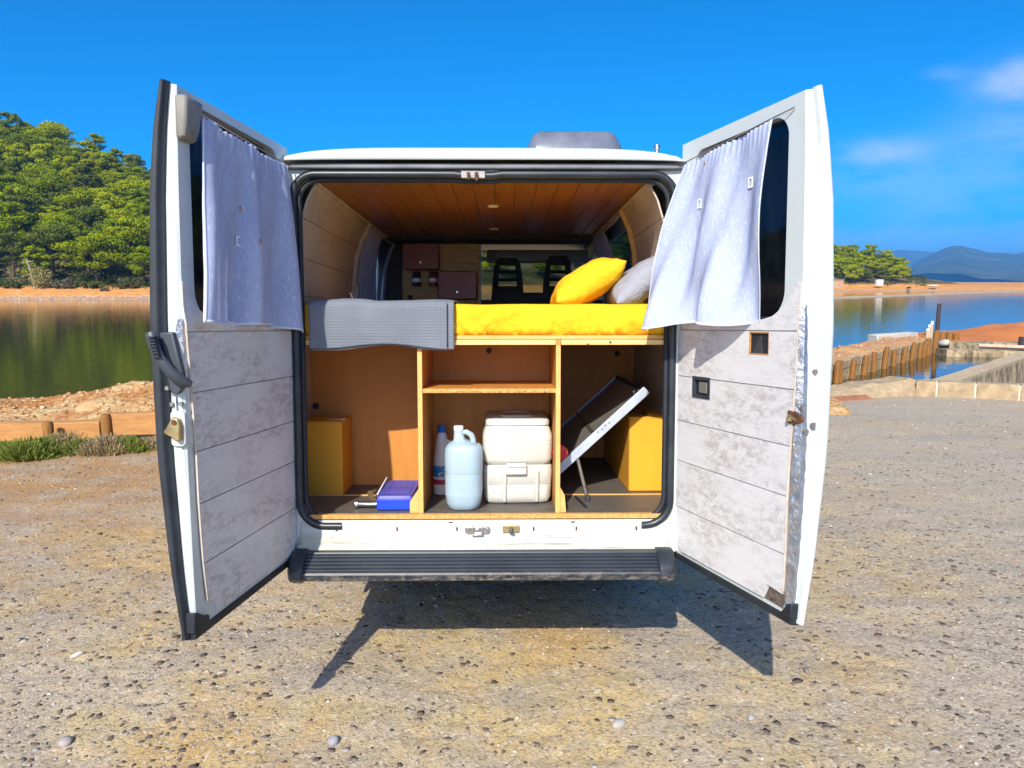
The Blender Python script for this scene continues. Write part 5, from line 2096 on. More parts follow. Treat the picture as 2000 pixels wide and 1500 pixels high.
# the four pines one can single out
special = [(11, 0.10, 1.35, 2, "tall pine standing highest on the ridge at the left edge of the photo"),
           (113, 0.9, 1.05, 4, "dark dome-shaped pine on the skyline of the wooded hill, right of the tallest pine")]
xx = -1000 / FPX * 198
plant_pine(at_y(12, 300, 196).x, 196, (1.45, 1.45), 3, 0.4, special[0][4], None)
spots.append((at_y(12, 300, 196).x, 196))
plant_pine(at_y(113, 300, 200).x, 200, (1.30, 1.15), 4, 1.0, special[1][4], None)
spots.append((at_y(113, 300, 200).x, 200))
x_ = at_y(190, 550, 113).x
plant_pine(x_, 113, (1.30, 1.02), 4, 2.2, "broad low pine with a dark trunk standing right above the far bank", None)
spots.append((x_, 113))

LAB_L = "sunlit bright green pine among the many covering the left hillside"
LAB_R = "small rounded pine among those on the low wooded hill right of the van"
LAB_M = "pine on the low ridge seen through the van's windscreen"
count = {'L': 0, 'R': 0, 'M': 0}
tries = 0
while tries < 9000:
    tries += 1
    zone = rp.random()
    if zone < 0.70:
        y = 111.5 + 92 * rp.random() ** 1.15
        u = rp.uniform(-60, 430)
    elif zone < 0.9:
        u = rp.uniform(1480, 1765)
        y = rp.uniform(208, 268)
    else:
        u = rp.uniform(860, 1240)
        y = rp.uniform(150, 250)
    x = (u - 1000) / FPX * y
    S = float(shore(x))
    e = y - S
    if e < 8 or e > 108:
        continue
    if zone >= 0.70 and e > 75:
        continue
    key = 'L' if zone < 0.70 else ('R' if zone < 0.9 else 'M')
    if count[key] >= {'L': 196, 'R': 76, 'M': 22}[key]:
        continue
    if key == 'R' and float(np.interp(x, *CREST)) < 0.5 and rp.random() < .6:
        continue
    dm = {'L': 4.5 if y < 150 else 5.0, 'R': 3.2, 'M': 7.0}[key]
    if not try_spot(x, y, dm):
        continue
    sc_ = rp.uniform(0.85, 1.28) * ({'L': 1.0, 'R': 0.80, 'M': 1.0}[key])
    if e < 14:
        sc_ *= 0.85
    if key == 'R':
        sc_ *= float(np.interp(x, [95, 118, 132], [1.0, 0.9, 0.72]))
    if key == 'L' and e > 92:
        sc_ *= 0.8
    plant_pine(x, y, (sc_ * rp.uniform(.9, 1.15), sc_), rp.randrange(6), rp.uniform(0, 6.28), {'L': LAB_L, 'R': LAB_R, 'M': LAB_M}[key],
               {'L': "pines on the left hillside", 'R': "pines on the right-hand hill", 'M': "pines behind the van"}[key])
    count[key] += 1

# undergrowth between the pines: uncountable
vs, fs = [], []
rngu = np.random.default_rng(5)
N = 2600
cs, rs = [], []
for i in range(N):
    if i < 1900:
        u = rngu.uniform(-80, 430)
        y = 110 + 95 * rngu.random() ** 1.3
    else:
        u = rngu.uniform(1470, 1800)
        y = rngu.uniform(211, 262)
    x = (u - 1000) / FPX * y
    if y - float(shore(x)) < 6.5:
        continue
    cs.append((x, y, hz(x, y) + 0.15))
    rs.append(rngu.uniform(0.5, 1.1))
v, f = leaf_cloud(60000, cs, rs, 0.20, flat=0.75, seed=77)
o = link("undergrowth", np_mesh("undergrowth", v, f, M['needles_dark']), kind='stuff')

# bare dead tree, leaning, in front of the pines
dx = at_y(66, 520, 111.5)
mb = MB()
p0, p1 = Vector((0, 0, -0.5)), Vector((-1.0, 0, 4.6))
mb.tube([p0, p0.lerp(p1, .5) + Vector((.08, 0, 0)), p1], [0.13, 0.09, 0.03], 7)
dead = link("dead_tree", None, None, Matrix.Translation((dx.x + 0.5, 110.6, hz(dx.x, 110.6))), "bare pale dead tree leaning among the pines above the far bank", "tree")
part("trunk", mb, M['dead_bark'], dead)
rp2 = random.Random(3)
for k in range(15):
    q = rp2.uniform(0.35, 0.95)
    b = p0.lerp(p1, q)
    a = rp2.uniform(0, 6.28)
    L = rp2.uniform(0.5, 1.3)
    mb = MB()
    mb.tube([b, b + Vector((math.cos(a) * L * .5, math.sin(a) * L * .5, -0.05)), b + Vector((math.cos(a) * L, math.sin(a) * L, rp2.uniform(-.2, .35)))], [0.035, 0.025, 0.01], 5)
    part("branch", mb, M['dead_bark'], dead)

# bushes along the far bank
labels = ["grey-green clump of tall upright stems at the water side of the pines", "low olive bush on the far bank at the left edge", "low green bush right of the grey upright clump on the far bank",
          "dark green bush under the broad pine on the far bank", "round bush near the van door's edge on the far bank", "small tuft lying on the orange far bank"]
for i, (u, v_, w, h, mt) in enumerate(((82, 556, 2.6, 2.6, 'salt_grey'), (20, 557, 2.6, 1.2, 'bush'), (122, 557, 2.6, 1.6, 'bush'), (185, 557, 3.2, 1.2, 'bush'), (255, 557, 3.4, 1.7, 'bush'), (205, 563, 1.3, 0.3, 'bush'))):
    y = 110.2 if i != 5 else 108.2
    x = at_y(u, v_, y).x
    r = random.Random(i + 40)
    cs = [(r.uniform(-w / 2, w / 2), r.uniform(-.6, .6), h * r.uniform(0.15, 0.8)) for _ in range(16)]
    rs = [h * r.uniform(.18, .3) for _ in range(16)]
    vv, ff = leaf_cloud(1500, cs, rs, 0.13, flat=1.0 if i else 2.0, seed=i + 90)
    link("bush", np_mesh("bush", vv, ff, M[mt]), None, Matrix.Translation((x, y, hz(x, y))), labels[i], "bush")

# pale stones along the far waterline
rngs = np.random.default_rng(8)


def pebbles(name, pos, size, colr, flat, mat, seed, sub=1):
    """irregular stones, one joined mesh"""
    bm = bmesh.new()
    bmesh.ops.create_icosphere(bm, subdivisions=sub, radius=1.0)
    bv = np.array([v.co[:] for v in bm.verts])
    bf = np.array([[v.index for v in f.verts] for f in bm.faces])
    bm.free()
    r = np.random.default_rng(seed)
    n = len(pos)
    nv = len(bv)
    if sub >= 2:
        w = r.normal(size=(n, 4, 3)) * 1.6
        ph = r.uniform(0, 6.28, (n, 4))
        amp = 1 + 0.16 * np.sum(np.sin(np.einsum('nkc,vc->nkv', w, bv) + ph[:, :, None]), 1) / 1.3
        V = np.repeat(bv[None], n, 0) * amp[:, :, None] * r.uniform(0.97, 1.03, (n, nv, 1))
    else:
        V = np.repeat(bv[None], n, 0) * r.uniform(0.62, 1.25, (n, nv, 1))
    V *= np.stack([size * r.uniform(.75, 1.5, n), size * r.uniform(.7, 1.15, n), size * flat * r.uniform(.6, 1.3, n)], 1)[:, None, :]
    a = r.uniform(0, 6.283, n)
    ca, sa = np.cos(a)[:, None], np.sin(a)[:, None]
    X = V[:, :, 0] * ca - V[:, :, 1] * sa
    Y = V[:, :, 0] * sa + V[:, :, 1] * ca
    V = np.stack([X, Y, V[:, :, 2]], 2) + pos[:, None, :]
    F = bf[None] + (np.arange(n) * nv)[:, None, None]
    me = np_mesh(name, V.reshape(-1, 3), F.reshape(-1, 3), mat)
    if colr is not None:
        ca_ = me.color_attributes.new("stone", 'FLOAT_COLOR', 'POINT')
        cc = np.ones((n, nv, 4))
        cc[:, :, :3] = colr[:, None, :]
        ca_.data.foreach_set("color", cc.ravel())
    return me


t = NT("stones")
c = t.mix(t.rng(t.noise(120, 4, .7), .3, .7, 0, .35), t.attr("stone"), (0.25, 0.2, 0.16))
t.set(Base_Color=c, Roughness=0.9, Specular_IOR_Level=0.25)
M['stones'] = t.mat
n = 500
u = rngs.uniform(-40, 420, n)
yy = 104.4 + rngs.uniform(-.3, .8, n)
xx = (u - 1000) / FPX * yy
zz = hill_h(xx[None], yy[None])[0]
col = np.array([[0.66, 0.58, 0.48]]) * rngs.uniform(.6, 1.1, (n, 1))
link("shore_stones", pebbles("shore_stones", np.stack([xx, yy, zz], 1), rngs.uniform(.05, .14, n), col, 0.6, M['stones'], 4), kind='stuff')

# gravel bedded in the parking ground, thinning with distance
palette = np.array([[0.115, 0.080, 0.060], [0.085, 0.060, 0.048], [0.22, 0.17, 0.135], [0.33, 0.30, 0.28], [0.38, 0.32, 0.24], [0.46, 0.40, 0.30], [0.60, 0.55, 0.46], [0.34, 0.22, 0.12]])


def scatter(n, ymin, ymax, smin, smax, power, probs, seed, flat, sink):
    r = np.random.default_rng(seed)
    y = ymin + (ymax - ymin) * r.random(n) ** power
    x = r.uniform(-1, 1, n) * (0.74 * y + 0.5)
    dens = fbm(x * 0.7, y * 0.7, 3, seed + 3)
    keep = dens > r.uniform(-0.9, 0.35, n)
    keep &= y < shore_edge(x) - 0.2
    x, y = x[keep], y[keep]
    m = len(x)
    s = smin + (smax - smin) * r.random(m) ** 2.5
    z = ground_h(x, y) + s * flat * sink
    c = palette[r.choice(len(palette), m, p=probs)] * r.uniform(.75, 1.25, (m, 1))
    return np.stack([x, y, z], 1), s, c


P1_, S1_, C1_ = scatter(24000, 1.95, 8.5, 0.003, 0.010, 1.25, [.10, .08, .22, .2, .16, .12, .04, .08], 51, 0.6, 0.15)
link("gravel", pebbles("gravel", P1_, S1_, C1_, 0.6, M['stones'], 52, 1), kind='stuff')
P2_, S2_, C2_ = scatter(13000, 1.95, 8.0, 0.004, 0.021, 1.10, [.40, .34, .18, .06, .02, 0, 0, 0], 61, 0.26, -0.12)
link("dark_gravel", pebbles("dark_gravel", P2_, S2_, C2_, 0.26, M['stones'], 62, 1), kind='stuff')
P3_, S3_, C3_ = scatter(3000, 6.5, 12.5, 0.008, 0.022, 1.0, [.12, .10, .22, .22, .16, .1, .04, .04], 71, 0.6, 0.1)
link("verge_gravel", pebbles("verge_gravel", P3_, S3_, C3_, 0.6, M['stones'], 72, 1), kind='stuff')

# separate larger stones
for (u, v_, r_, c, lb) in ((152, 1272, 0.022, (0.60, 0.57, 0.52), "pale grey stone lying alone on the gravel at the lower left"),
                           (650, 1443, 0.024, (0.30, 0.30, 0.32), "rounded blue-grey stone near the bottom edge left of centre"),
                           (1210, 1405, 0.024, (0.40, 0.37, 0.34), "grey stone on the gravel in front of the right compartment"),
                           (1575, 1306, 0.018, (0.24, 0.21, 0.20), "dark grey stone right of the tip of the right door's shadow"),
                           (1466, 1395, 0.018, (0.34, 0.32, 0.31), "angular grey stone just below the right door's shadow"),
                           (128, 1442, 0.022, (0.36, 0.32, 0.30), "brownish grey stone in the bottom left corner")):
    q = at_z(u, v_ + 8, 0.0)
    me = pebbles("stone", np.array([[0, 0, 0.0]]), np.array([r_]), np.array([c]), 0.72, M['stones'], int(u), 2)
    me.polygons.foreach_set("use_smooth", [True] * len(me.polygons))
    zc = float(ground_h(np.array([q.x]), np.array([q.y]))[0])
    link("stone", me, None, Matrix.Translation((q.x, q.y, zc + r_ * 0.3)), lb, "stone", "loose stones on the gravel")

# rubble on the near bank
n = 2600
x = rngs.uniform(-10.5, -2.5, n)
y = rngs.uniform(9.0, 11.2, n)
z = bank_h(x[None], y[None])[0]
k = z > -0.35
col = np.array([[0.52, 0.24, 0.07], [0.58, 0.38, 0.17], [0.42, 0.16, 0.05], [0.60, 0.44, 0.22]])[rngs.integers(0, 4, n)] * rngs.uniform(.75, 1.1, (n, 1))
link("bank_rubble", pebbles("bank_rubble", np.stack([x, y, z + .005], 1)[k], (0.008 + 0.035 * rngs.random(n) ** 3)[k], col[k], 0.65, M['stones'], 14), kind='stuff')
for (u, v_, r_, lb) in ((185, 778, 0.17, "big pale rock in the near bank beside the water"), (262, 790, 0.20, "broad sandy rock in the near bank right of the big pale rock")):
    q = at_y(u, v_, 9.85)
    me = pebbles("rock", np.array([[0, 0, 0.0]]), np.array([r_]), np.array([[0.52, 0.33, 0.14]]), 0.42, M['stones'], int(u) + 1, 3)
    me.polygons.foreach_set("use_smooth", [True] * len(me.polygons))
    link("rock", me, None, Matrix.Translation((q.x, q.y, q.z - .11)), lb, "rock")

# ------------------------------------------------------------------ timber rail and saltbushes (left)
rail = link("timber_kerb", None, None, Matrix.Translation((0, 0, 0)), "weathered wooden kerb rail between the saltbushes and the rubble bank", "kerb rail")


def beam(name, pa, pb, w, h, mat, parent, seed=1, label=None):
    pa, pb = Vector(pa), Vector(pb)
    d = (pb - pa).normalized()
    s = d.cross(Vector((0, 0, 1))).normalized()
    mb = MB()
    rings = []
    for i in range(15):
        q = pa.lerp(pb, i / 14)
        j = [fb(i * 0.7 + k * 9.1, seed, octaves=2, seed=seed) * 0.012 for k in range(8)]
        rings.append([q + s * (w / 2 + j[0]) + Vector((0, 0, j[1])), q + s * (w / 2 + j[2]) + Vector((0, 0, h + j[3])),
                      q - s * (w / 2 + j[4]) + Vector((0, 0, h + j[5])), q - s * (w / 2 + j[6]) + Vector((0, 0, j[7]))])
    mb.loft(rings)
    return part(name, mb, mat, parent, bevel=0.008, label=label)


pL, pM, pR = at_y(-260, 846, 8.55), at_y(203, 822, 8.7), at_y(420, 800, 8.75)
beam("beam", (pL.x, pL.y, -0.165), (pM.x - .02, pM.y, -0.135), 0.16, 0.22, M['timber'], rail, 3)
beam("beam", (pM.x + .02, pM.y + 0.02, -0.100), (pR.x, pR.y, -0.055), 0.16, 0.26, M['timber'], rail, 5)
for (u, v_, y, hh) in ((93, 826, 8.42, 0.24), (206, 811, 8.62, 0.30), (-90, 830, 8.4, .22)):
    q = at_y(u, v_, y)
    mb = MB()
    mb.lathe([(0.055, -0.4), (0.058, -0.02), (0.05, 0.012), (0.02, 0.018)], 10, (q.x, q.y, q.z))
    part("stake", mb, M['post'], rail)


def saltbush(u, v_, w, h, mt, seed, label):
    q = at_z(u, v_, -0.15)
    r = np.random.default_rng(seed)
    n = 1500
    # thin upright sprigs fanning from a low crown
    base = np.stack([r.normal(0, w * .26, n), r.normal(0, w * .17, n), np.zeros(n)], 1)
    L = h * 0.80 * r.uniform(0.35, 1.0, n) * np.exp(-(base[:, 0] / (w * .55)) ** 2)
    dirs = np.stack([base[:, 0] / w * 1.3 + r.normal(0, .40, n), base[:, 1] / w * 1.1 + r.normal(0, .40, n), np.ones(n)], 1)
    dirs /= np.linalg.norm(dirs, axis=1)[:, None]
    st = base + dirs * (L * r.uniform(0.0, 0.55, n))[:, None]
    tip = base + dirs * L[:, None]
    sd = np.cross(dirs, r.normal(size=(n, 3)))
    sd /= np.linalg.norm(sd, axis=1)[:, None]
    sd *= 0.0055
    v = np.stack([st - sd, st + sd, tip + sd * .5, tip - sd * .5], 1).reshape(-1, 3)
    f = np.arange(n * 4).reshape(-1, 4)
    # small fleshy leaves along the sprigs
    m = 2600
    k = r.integers(0, n, m)
    p = st[k] + (tip[k] - st[k]) * r.random(m)[:, None] + r.normal(0, .006, (m, 3))
    dl = dirs[k] + r.normal(0, .6, (m, 3))
    dl /= np.linalg.norm(dl, axis=1)[:, None]
    sl = np.cross(dl, r.normal(size=(m, 3)))
    sl /= np.linalg.norm(sl, axis=1)[:, None]
    ll = r.uniform(.012, .028, m)[:, None]
    v2 = np.stack([p - sl * .004, p + sl * .004, p + dl * ll + sl * .002, p + dl * ll - sl * .002], 1).reshape(-1, 3)
    f2 = np.arange(m * 4).reshape(-1, 4)
    e = link("saltbush", None, None, Matrix.Translation((q.x, q.y, float(ground_h(np.array([q.x]), np.array([q.y]))[0]) - .01)), label, "bush", "saltbushes along the timber rail")
    link("foliage", np_mesh("foliage", np.concatenate([v, v2]), np.concatenate([f, f2 + len(v)]), M[mt]), e)
    mb = MB()
    for j in range(7):
        a = r.uniform(0, 6.28)
        mb.tube([(0, 0, -.01), (math.cos(a) * w * .2, math.sin(a) * w * .12, h * .25), (math.cos(a) * w * .42, math.sin(a) * w * .25, h * .4)], [0.006, 0.005, 0.002], 4)
    part("stems", mb, M['pale_post'], e, kind='stuff')


for a in ((8, 893, .34, .26, 'salt_green', 1, "dark green saltbush at the left edge of the photo"),
          (52, 897, .42, .33, 'salt_green', 2, "tall green saltbush second from the left edge"),
          (84, 890, .32, .30, 'salt_green', 3, "yellow-green saltbush in front of the left stake of the timber rail"),
          (122, 882, .40, .32, 'salt_grey', 4, "dry grey-brown saltbush right of the left stake"),
          (160, 885, .34, .25, 'salt_green', 5, "low bright green saltbush between two dry grey ones"),
          (205, 885, .46, .30, 'salt_grey', 6, "dry pale saltbush under the right stake of the timber rail"),
          (250, 880, .40, .24, 'salt_green', 7, "green saltbush nearest the van's left door"),
          (290, 874, .36, .18, 'salt_grey', 8, "small dry saltbush at the edge of the van's left door"),
          (-45, 895, .4, .3, 'salt_green', 9, "green saltbush just outside the left edge of the photo")):
    saltbush(*a)

# ------------------------------------------------------------------ the works by the water (right)
# block kerb
kerb = link("block_kerb", None, None, Matrix.Translation((0, 0, 0)), "low kerb of pale concrete blocks at the edge of the gravel", "kerb")
A, B = Vector((7.24, 13.17, -0.33)), Vector((8.67, 12.41, -0.30))
dK = (B - A).normalized()
sK = Vector((-dK.y, dK.x, 0)).normalized()
rk = random.Random(4)
s_ = 0.0
for i, L in enumerate((0.34, 0.58, 0.64, 0.60, 0.6, 0.6, 0.6)):
    for nm, s0, s1, hh, th, mt in (("block", s_, s_ + L - 0.03, 0.285, 0.30, 'sand_concrete'), ("mortar_joint", s_ + L - 0.03, s_ + L, 0.272, 0.292, 'mortar')):
        rings = []
        for q in np.linspace(s0, s1, 5 if nm == "block" else 2):
            c = A + dK * q
            c.z = -0.33 + 0.03 * q / 1.6
            j = [rk.uniform(-.006, .006) for _ in range(4)]
            o_ = 0.0 if nm == "block" else 0.006
            rings.append([c + sK * o_ + Vector((0, 0, -.1)), c + sK * (o_ + j[0]) + Vector((0, 0, hh + j[1])), c + sK * (th + j[2]) + Vector((0, 0, hh + j[3])), c + sK * th + Vector((0, 0, -.1))])
        mb = MB()
        mb.loft(rings)
        part(nm, mb, M[mt], kerb, bevel=0.012 if nm == "block" else 0)
    s_ += L
# broken low wall left of the blocks
wall = link("broken_wall", None, None, Matrix.Translation((0, 0, 0)), "broken sandy low wall with a red-brown ledge left of the block kerb", "wall")
mb = MB()
rings = []
C0, C1 = Vector((4.6, 12.25, -0.34)), Vector((7.42, 13.24, -0.34))
for i in range(26):
    c = C0.lerp(C1, i / 25)
    hh = 0.12 + 0.17 * sstep(0.2, 0.9, i / 25) + 0.05 * fb(i * .5, 4, octaves=3, seed=2)
    sd = Vector((-0.34, 0.94, 0))
    rings.append([c + Vector((0, 0, -.3)) - sd * .1, c + Vector((0, 0, hh * .45)), c + sd * (.18 + .05 * fb(i * .8, 1, seed=4)) + Vector((0, 0, hh)), c + sd * .65 + Vector((0, 0, hh * .95)), c + sd * .9 + Vector((0, 0, -.6))])
mb.loft(rings)
part("wall_body", mb, M['sand_concrete'], wall, smooth=30)
mb = MB()
rings = []
for i in range(12):
    c = C0.lerp(C1, 0.12 + 0.45 * i / 11) + Vector((0, -0.07, 0.0))
    w = 0.10 + 0.03 * fb(i * .9, 7, seed=3)
    rings.append([c + Vector((0, -w, -0.05)), c + Vector((0, -w, 0.07)), c + Vector((-.03, 0.08, 0.11)), c + Vector((0, .1, -.05))])
mb.loft(rings)
part("ledge", mb, pmat("red_brown_ledge", (0.30, 0.10, 0.05), (0.36, 0.17, 0.08), 9, rough=.9, bump=.6, bscale=20, bdist=.02), wall, smooth=30)

# concrete canal wall running away to the right
cw = link("canal_wall", None, None, Matrix.Translation((0, 0, 0)), "stained concrete canal wall running away from the block kerb to the right", "wall")
mb = MB()
rings = []
Wa, Wb = Vector((7.45, 13.25, 0)), Vector((19.0, 25.1, 0))
dw = (Wb - Wa).normalized()
sw_ = Vector((dw.y, -dw.x, 0))
for i in range(50):
    c = Wa.lerp(Wb, i / 49)
    j = 0.02 * fb(i * .6, 3, octaves=3, seed=6)
    rings.append([c + Vector((0, 0, -1.6)), c + Vector((0, 0, -0.06 + j)), c + sw_ * (0.40 + j) + Vector((0, 0, -0.055 + j)), c + sw_ * 0.42 + Vector((0, 0, -1.6))])
mb.loft(rings)
t = NT("stained_canal_concrete")
geo = t.n.new("ShaderNodeSeparateXYZ")
t.l.new(t.obj, geo.inputs[0])
n1 = t.noise(3.0, 7, 0.75, t.mp((1, 1, .5)))
c = t.mix(t.rng(t.noise(8, 5), .35, .65), (0.54, 0.42, 0.25), (0.42, 0.31, 0.18))
lowf = t.rng(geo.outputs[2], -0.08, -0.16)
c = t.mix(t.math('MULTIPLY', lowf, t.rng(n1, 0.42, 0.60)), c, (0.10, 0.085, 0.05))
t.set(Base_Color=c, Roughness=0.9)
t.bump(t.noise(9, 6, .7), 0.8, 0.05)
M['canal'] = t.mat
part("wall_body", mb, M['canal'], cw, smooth=30)

# timber-piled retaining wall with concrete slabs
rw = link("retaining_wall", None, None, Matrix.Translation((0, 0, 0)), "retaining wall of rusty-brown timber posts and pale slabs along the lagoon", "retaining wall")
Q0, Q1 = Vector((5.3, 15.15, 0)), Vector((14.79, 25.93, 0))
dq = (Q1 - Q0).normalized()
nq = Vector((-dq.y, dq.x, 0))
LEN = (Q1 - Q0).length
rr_ = random.Random(9)
pos = [0.35, 1.2, 2.1, 3.0, 3.95, 4.2, 5.15, 6.1, 7.05, 8.0, 9.0, 10.0, 11.0, 12.0, 12.5, 13.2, 14.15]
for i, s0 in enumerate(pos):
    if s0 > LEN:
        break
    c = Q0 + dq * s0 - nq * 0.07
    top = -0.14 + rr_.uniform(-.05, .06) + (0.10 if 7.2 < s0 < 9.0 else 0) + (0.04 * max(0, s0 - 12.0)) - 0.10
    lean = Vector((rr_.uniform(-.03, .09), 0, 0))
    mb = MB()
    mb.tube([c + Vector((0, 0, -1.6)), c + lean * .3 + Vector((0, 0, -.7)), c + lean + Vector((0, 0, top))], [0.085, 0.082, 0.075], 8)
    part("post", mb, M['post'], rw, smooth=40)
    if i + 1 < len(pos) and pos[i + 1] - s0 > 0.4 and pos[i + 1] < LEN:
        a, b = Q0 + dq * (s0 + .02), Q0 + dq * (pos[i + 1] - .02)
        zt_ = -0.25 + rr_.uniform(-.03, .03)
        for (z0_, z1_, off) in ((-1.5, -0.47, 0.012), (-0.465, zt_, 0.0)):
            mb = MB()
            mb.add([a + nq * off + Vector((0, 0, z0_)), b + nq * off + Vector((0, 0, z0_)), b + nq * off + Vector((0, 0, z1_)), a + nq * off + Vector((0, 0, z1_)),
                    a + nq * (off + .08) + Vector((0, 0, z0_)), b + nq * (off + .08) + Vector((0, 0, z0_)), b + nq * (off + .08) + Vector((0, 0, z1_)), a + nq * (off + .08) + Vector((0, 0, z1_))],
                   [(0, 1, 2, 3), (7, 6, 5, 4), (0, 4, 5, 1), (1, 5, 6, 2), (2, 6, 7, 3), (3, 7, 4, 0)])
            part("slab", mb, M['sand_concrete'], rw, bevel=0.01)
# fill behind the piles
mb = MB()


def fill(a, b):
    c = Q0 + dq * (LEN * a) + nq * (0.10 + 1.5 * b)
    e = math.sin(math.pi * min(1, b * 1.0)) * 0.08
    z = -0.36 + e + 0.08 * fb(c.x * 2.2, c.y * 2.2, octaves=4, seed=12) + (0.10 if .52 < a < .98 else 0) * float(sstep(0, .2, b)) - 1.0 * float(sstep(0.75, 1.0, b))
    return (c.x, c.y, z)


mb.grid(fill, 110, 22)
o = link("rubble_fill", mb.mesh("rubble_fill", M['rubble'], 60), kind='structure')
n = 500
aa, bb = rngs.random(n), rngs.uniform(0, .75, n)
pp = np.array([fill(a, b) for a, b in zip(aa, bb)])
col = np.array([[0.50, 0.18, 0.045], [0.56, 0.30, 0.11], [0.40, 0.13, 0.04], [0.60, 0.42, 0.2]])[rngs.integers(0, 4, n)] * rngs.uniform(.75, 1.1, (n, 1))
link("fill_rubble", pebbles("fill_rubble", pp, rngs.uniform(.015, .05, n), col, .6, M['stones'], 31), kind='stuff')

# concrete end wall, boulder and slab on the far side of the channel
mb = MB()
a, b = at_y(1714, 655, 25.2), at_y(1800, 650, 26.4)
mb.prism([(a.x, 25.2), (b.x, 26.6), (b.x - .15, 27.0), (a.x - .1, 25.7)], lambda x, y, d: (x, y, d), -1.4, -0.08)
vb = link("concrete_wall", mb.mesh("concrete_wall", M['concrete']), None, None, "pale concrete end wall behind the rubble fill with three stubby posts", "wall")
mods(vb, bevel=0.03)
for (u, v_, lb) in ((1725, 658, "leftmost stubby pale post behind the concrete end wall"), (1748, 657, "middle stubby pale post behind the concrete end wall"), (1767, 658, "rightmost stubby pale post behind the concrete end wall")):
    q = at_y(u, v_, 27.0)
    mb = MB()
    mb.lathe([(0.10, -1.6), (0.10, -0.03), (0.07, 0.0)], 10, q)
    link("post", mb.mesh("post", M['pale_post']), None, None, lb, "post", "stubby posts behind the end wall")
for (u0, u1, v0, v1, Y, lb, sd) in ((1786, 1820, 661, 676, 26.9, "white flat rock beside the white stakes", 5), (1825, 1858, 659, 678, 26.4, "big pale grey boulder at the corner of the channel", 8)):
    c = at_y((u0 + u1) / 2, (v0 + v1) / 2, Y)
    w = (u1 - u0) / FPX * Y / 2
    h = (v1 - v0) / FPX * Y / 2
    me = pebbles("boulder", np.array([[0, 0, 0.0]]), np.array([1.0]), np.array([[0.50, 0.48, 0.40]]), 1.0, M['stones'], sd, 3)
    link("boulder", me, None, Matrix.Translation(c - Vector((0, 0, .05))) @ Matrix.Diagonal((w * .95, w * .8, h * 0.85, 1)), lb, "boulder")
for k, (u, vt, lb) in enumerate(((1812, 642, "shortest of the three white-tipped stakes"), (1816, 634, "middle one of the three white-tipped stakes"), (1821, 627, "tallest of the three white-tipped stakes"))):
    q0, q1 = at_y(u - 3, 668, 26.6), at_y(u, vt, 26.6)
    mb = MB()
    mb.tube([q0 - Vector((0, 0, .5)), q0.lerp(q1, .86)], [0.055, 0.045], 8)
    st = link("stake", mb.mesh("stake", M['pale_post']), None, None, lb, "stake", "white-tipped stakes")
    mb = MB()
    mb.tube([q0.lerp(q1, .86), q1], [0.05, 0.045], 8)
    part("stake_tip", mb, M['tag'], st)
q0, q1 = at_y(1829, 662, 28.0), at_y(1835, 593, 28.0)
mb = MB()
mb.tube([q0 - Vector((0, 0, .9)), q0, q1], [0.085, 0.08, 0.072], 9)
link("pole", mb.mesh("pole", M['dark_pole']), None, None, "tall dark leaning pole standing in the water's edge", "pole")
for (u, v_, lb) in ((1830, 645, "brown stump at the foot of the dark pole"), (1841, 649, "brown stump second from the dark pole"), (1855, 648, "brown stump third from the dark pole"), (1868, 651, "dark stump nearest the orange soil")):
    q = at_y(u, v_, 27.6)
    mb = MB()
    mb.lathe([(0.12, -1.4), (0.11, -0.02), (0.06, 0.0)], 9, q)
    link("stump", mb.mesh("stump", M['post']), None, None, lb, "stump", "brown stumps by the dark pole")
# channel side: two stepped concrete edges and soil behind
for (v0, v1, Y, u0, lb) in ((668, 700, 26.0, 1856, "upper concrete edge of the channel below the orange soil"), (683, 705, 24.6, 1850, "lower mossy concrete edge of the channel")):
    a, b = at_y(u0, v0, Y), at_y(2300, v0 + 6, Y - 1.2)
    mb = MB()
    rings = []
    for i in range(20):
        c = a.lerp(b, i / 19)
        j = 0.03 * fb(i * .7, v0, octaves=2, seed=4)
        rings.append([c + Vector((0, 0, -1.5)), c + Vector((0, j, j)), c + Vector((0, 0.7, j)), c + Vector((0, .7, -1.5))])
    mb.loft(rings)
    link("concrete_wall", mb.mesh("concrete_wall", M['canal']), None, None, lb, "wall")


def soil(a, b):
    x = 15.9 + 22 * a
    y = 26.2 + 5.5 * b
    s = float(sstep(0, .5, b) * sstep(1.0, .62, b))
    h = -0.52 + (0.10 + 0.85 * min(1, a * 3.2)) * s + 0.08 * fb(x * 1.3, y * 1.3, octaves=4, seed=15) * (0.3 + s)
    if b > .8:
        h -= (b - .8) * 4
    return (x, y, h - (0.5 if a == 0 else 0))


mb = MB()
mb.grid(soil, 90, 26)
link("soil_bank", mb.mesh("soil_bank", M['soil'], 60), kind='structure')
a, b = at_y(1912, 676, 22.0), at_y(2080, 683, 21.0)
mb = MB()
d_ = (b - a).normalized()
mb.tube([a, b], [0.075, 0.075], 4)
link("plank", mb.mesh("plank", pmat("pinkish_plank", (0.60, 0.40, 0.28), (0.5, 0.32, 0.22), 6, rough=.9), 20), None, None, "pinkish wooden plank lying across the channel at the right edge", "plank")
mb = MB()
c = at_y(1995, 662, 21.6)
mb.tube([c + Vector((0.02, 0, -.35)), c + Vector((0.05, 0, .06))], [0.10, 0.11], 8)
link("bollard", mb.mesh("bollard", M['dark_pole']), None, None, "dark stub post at the right edge above the plank", "post")

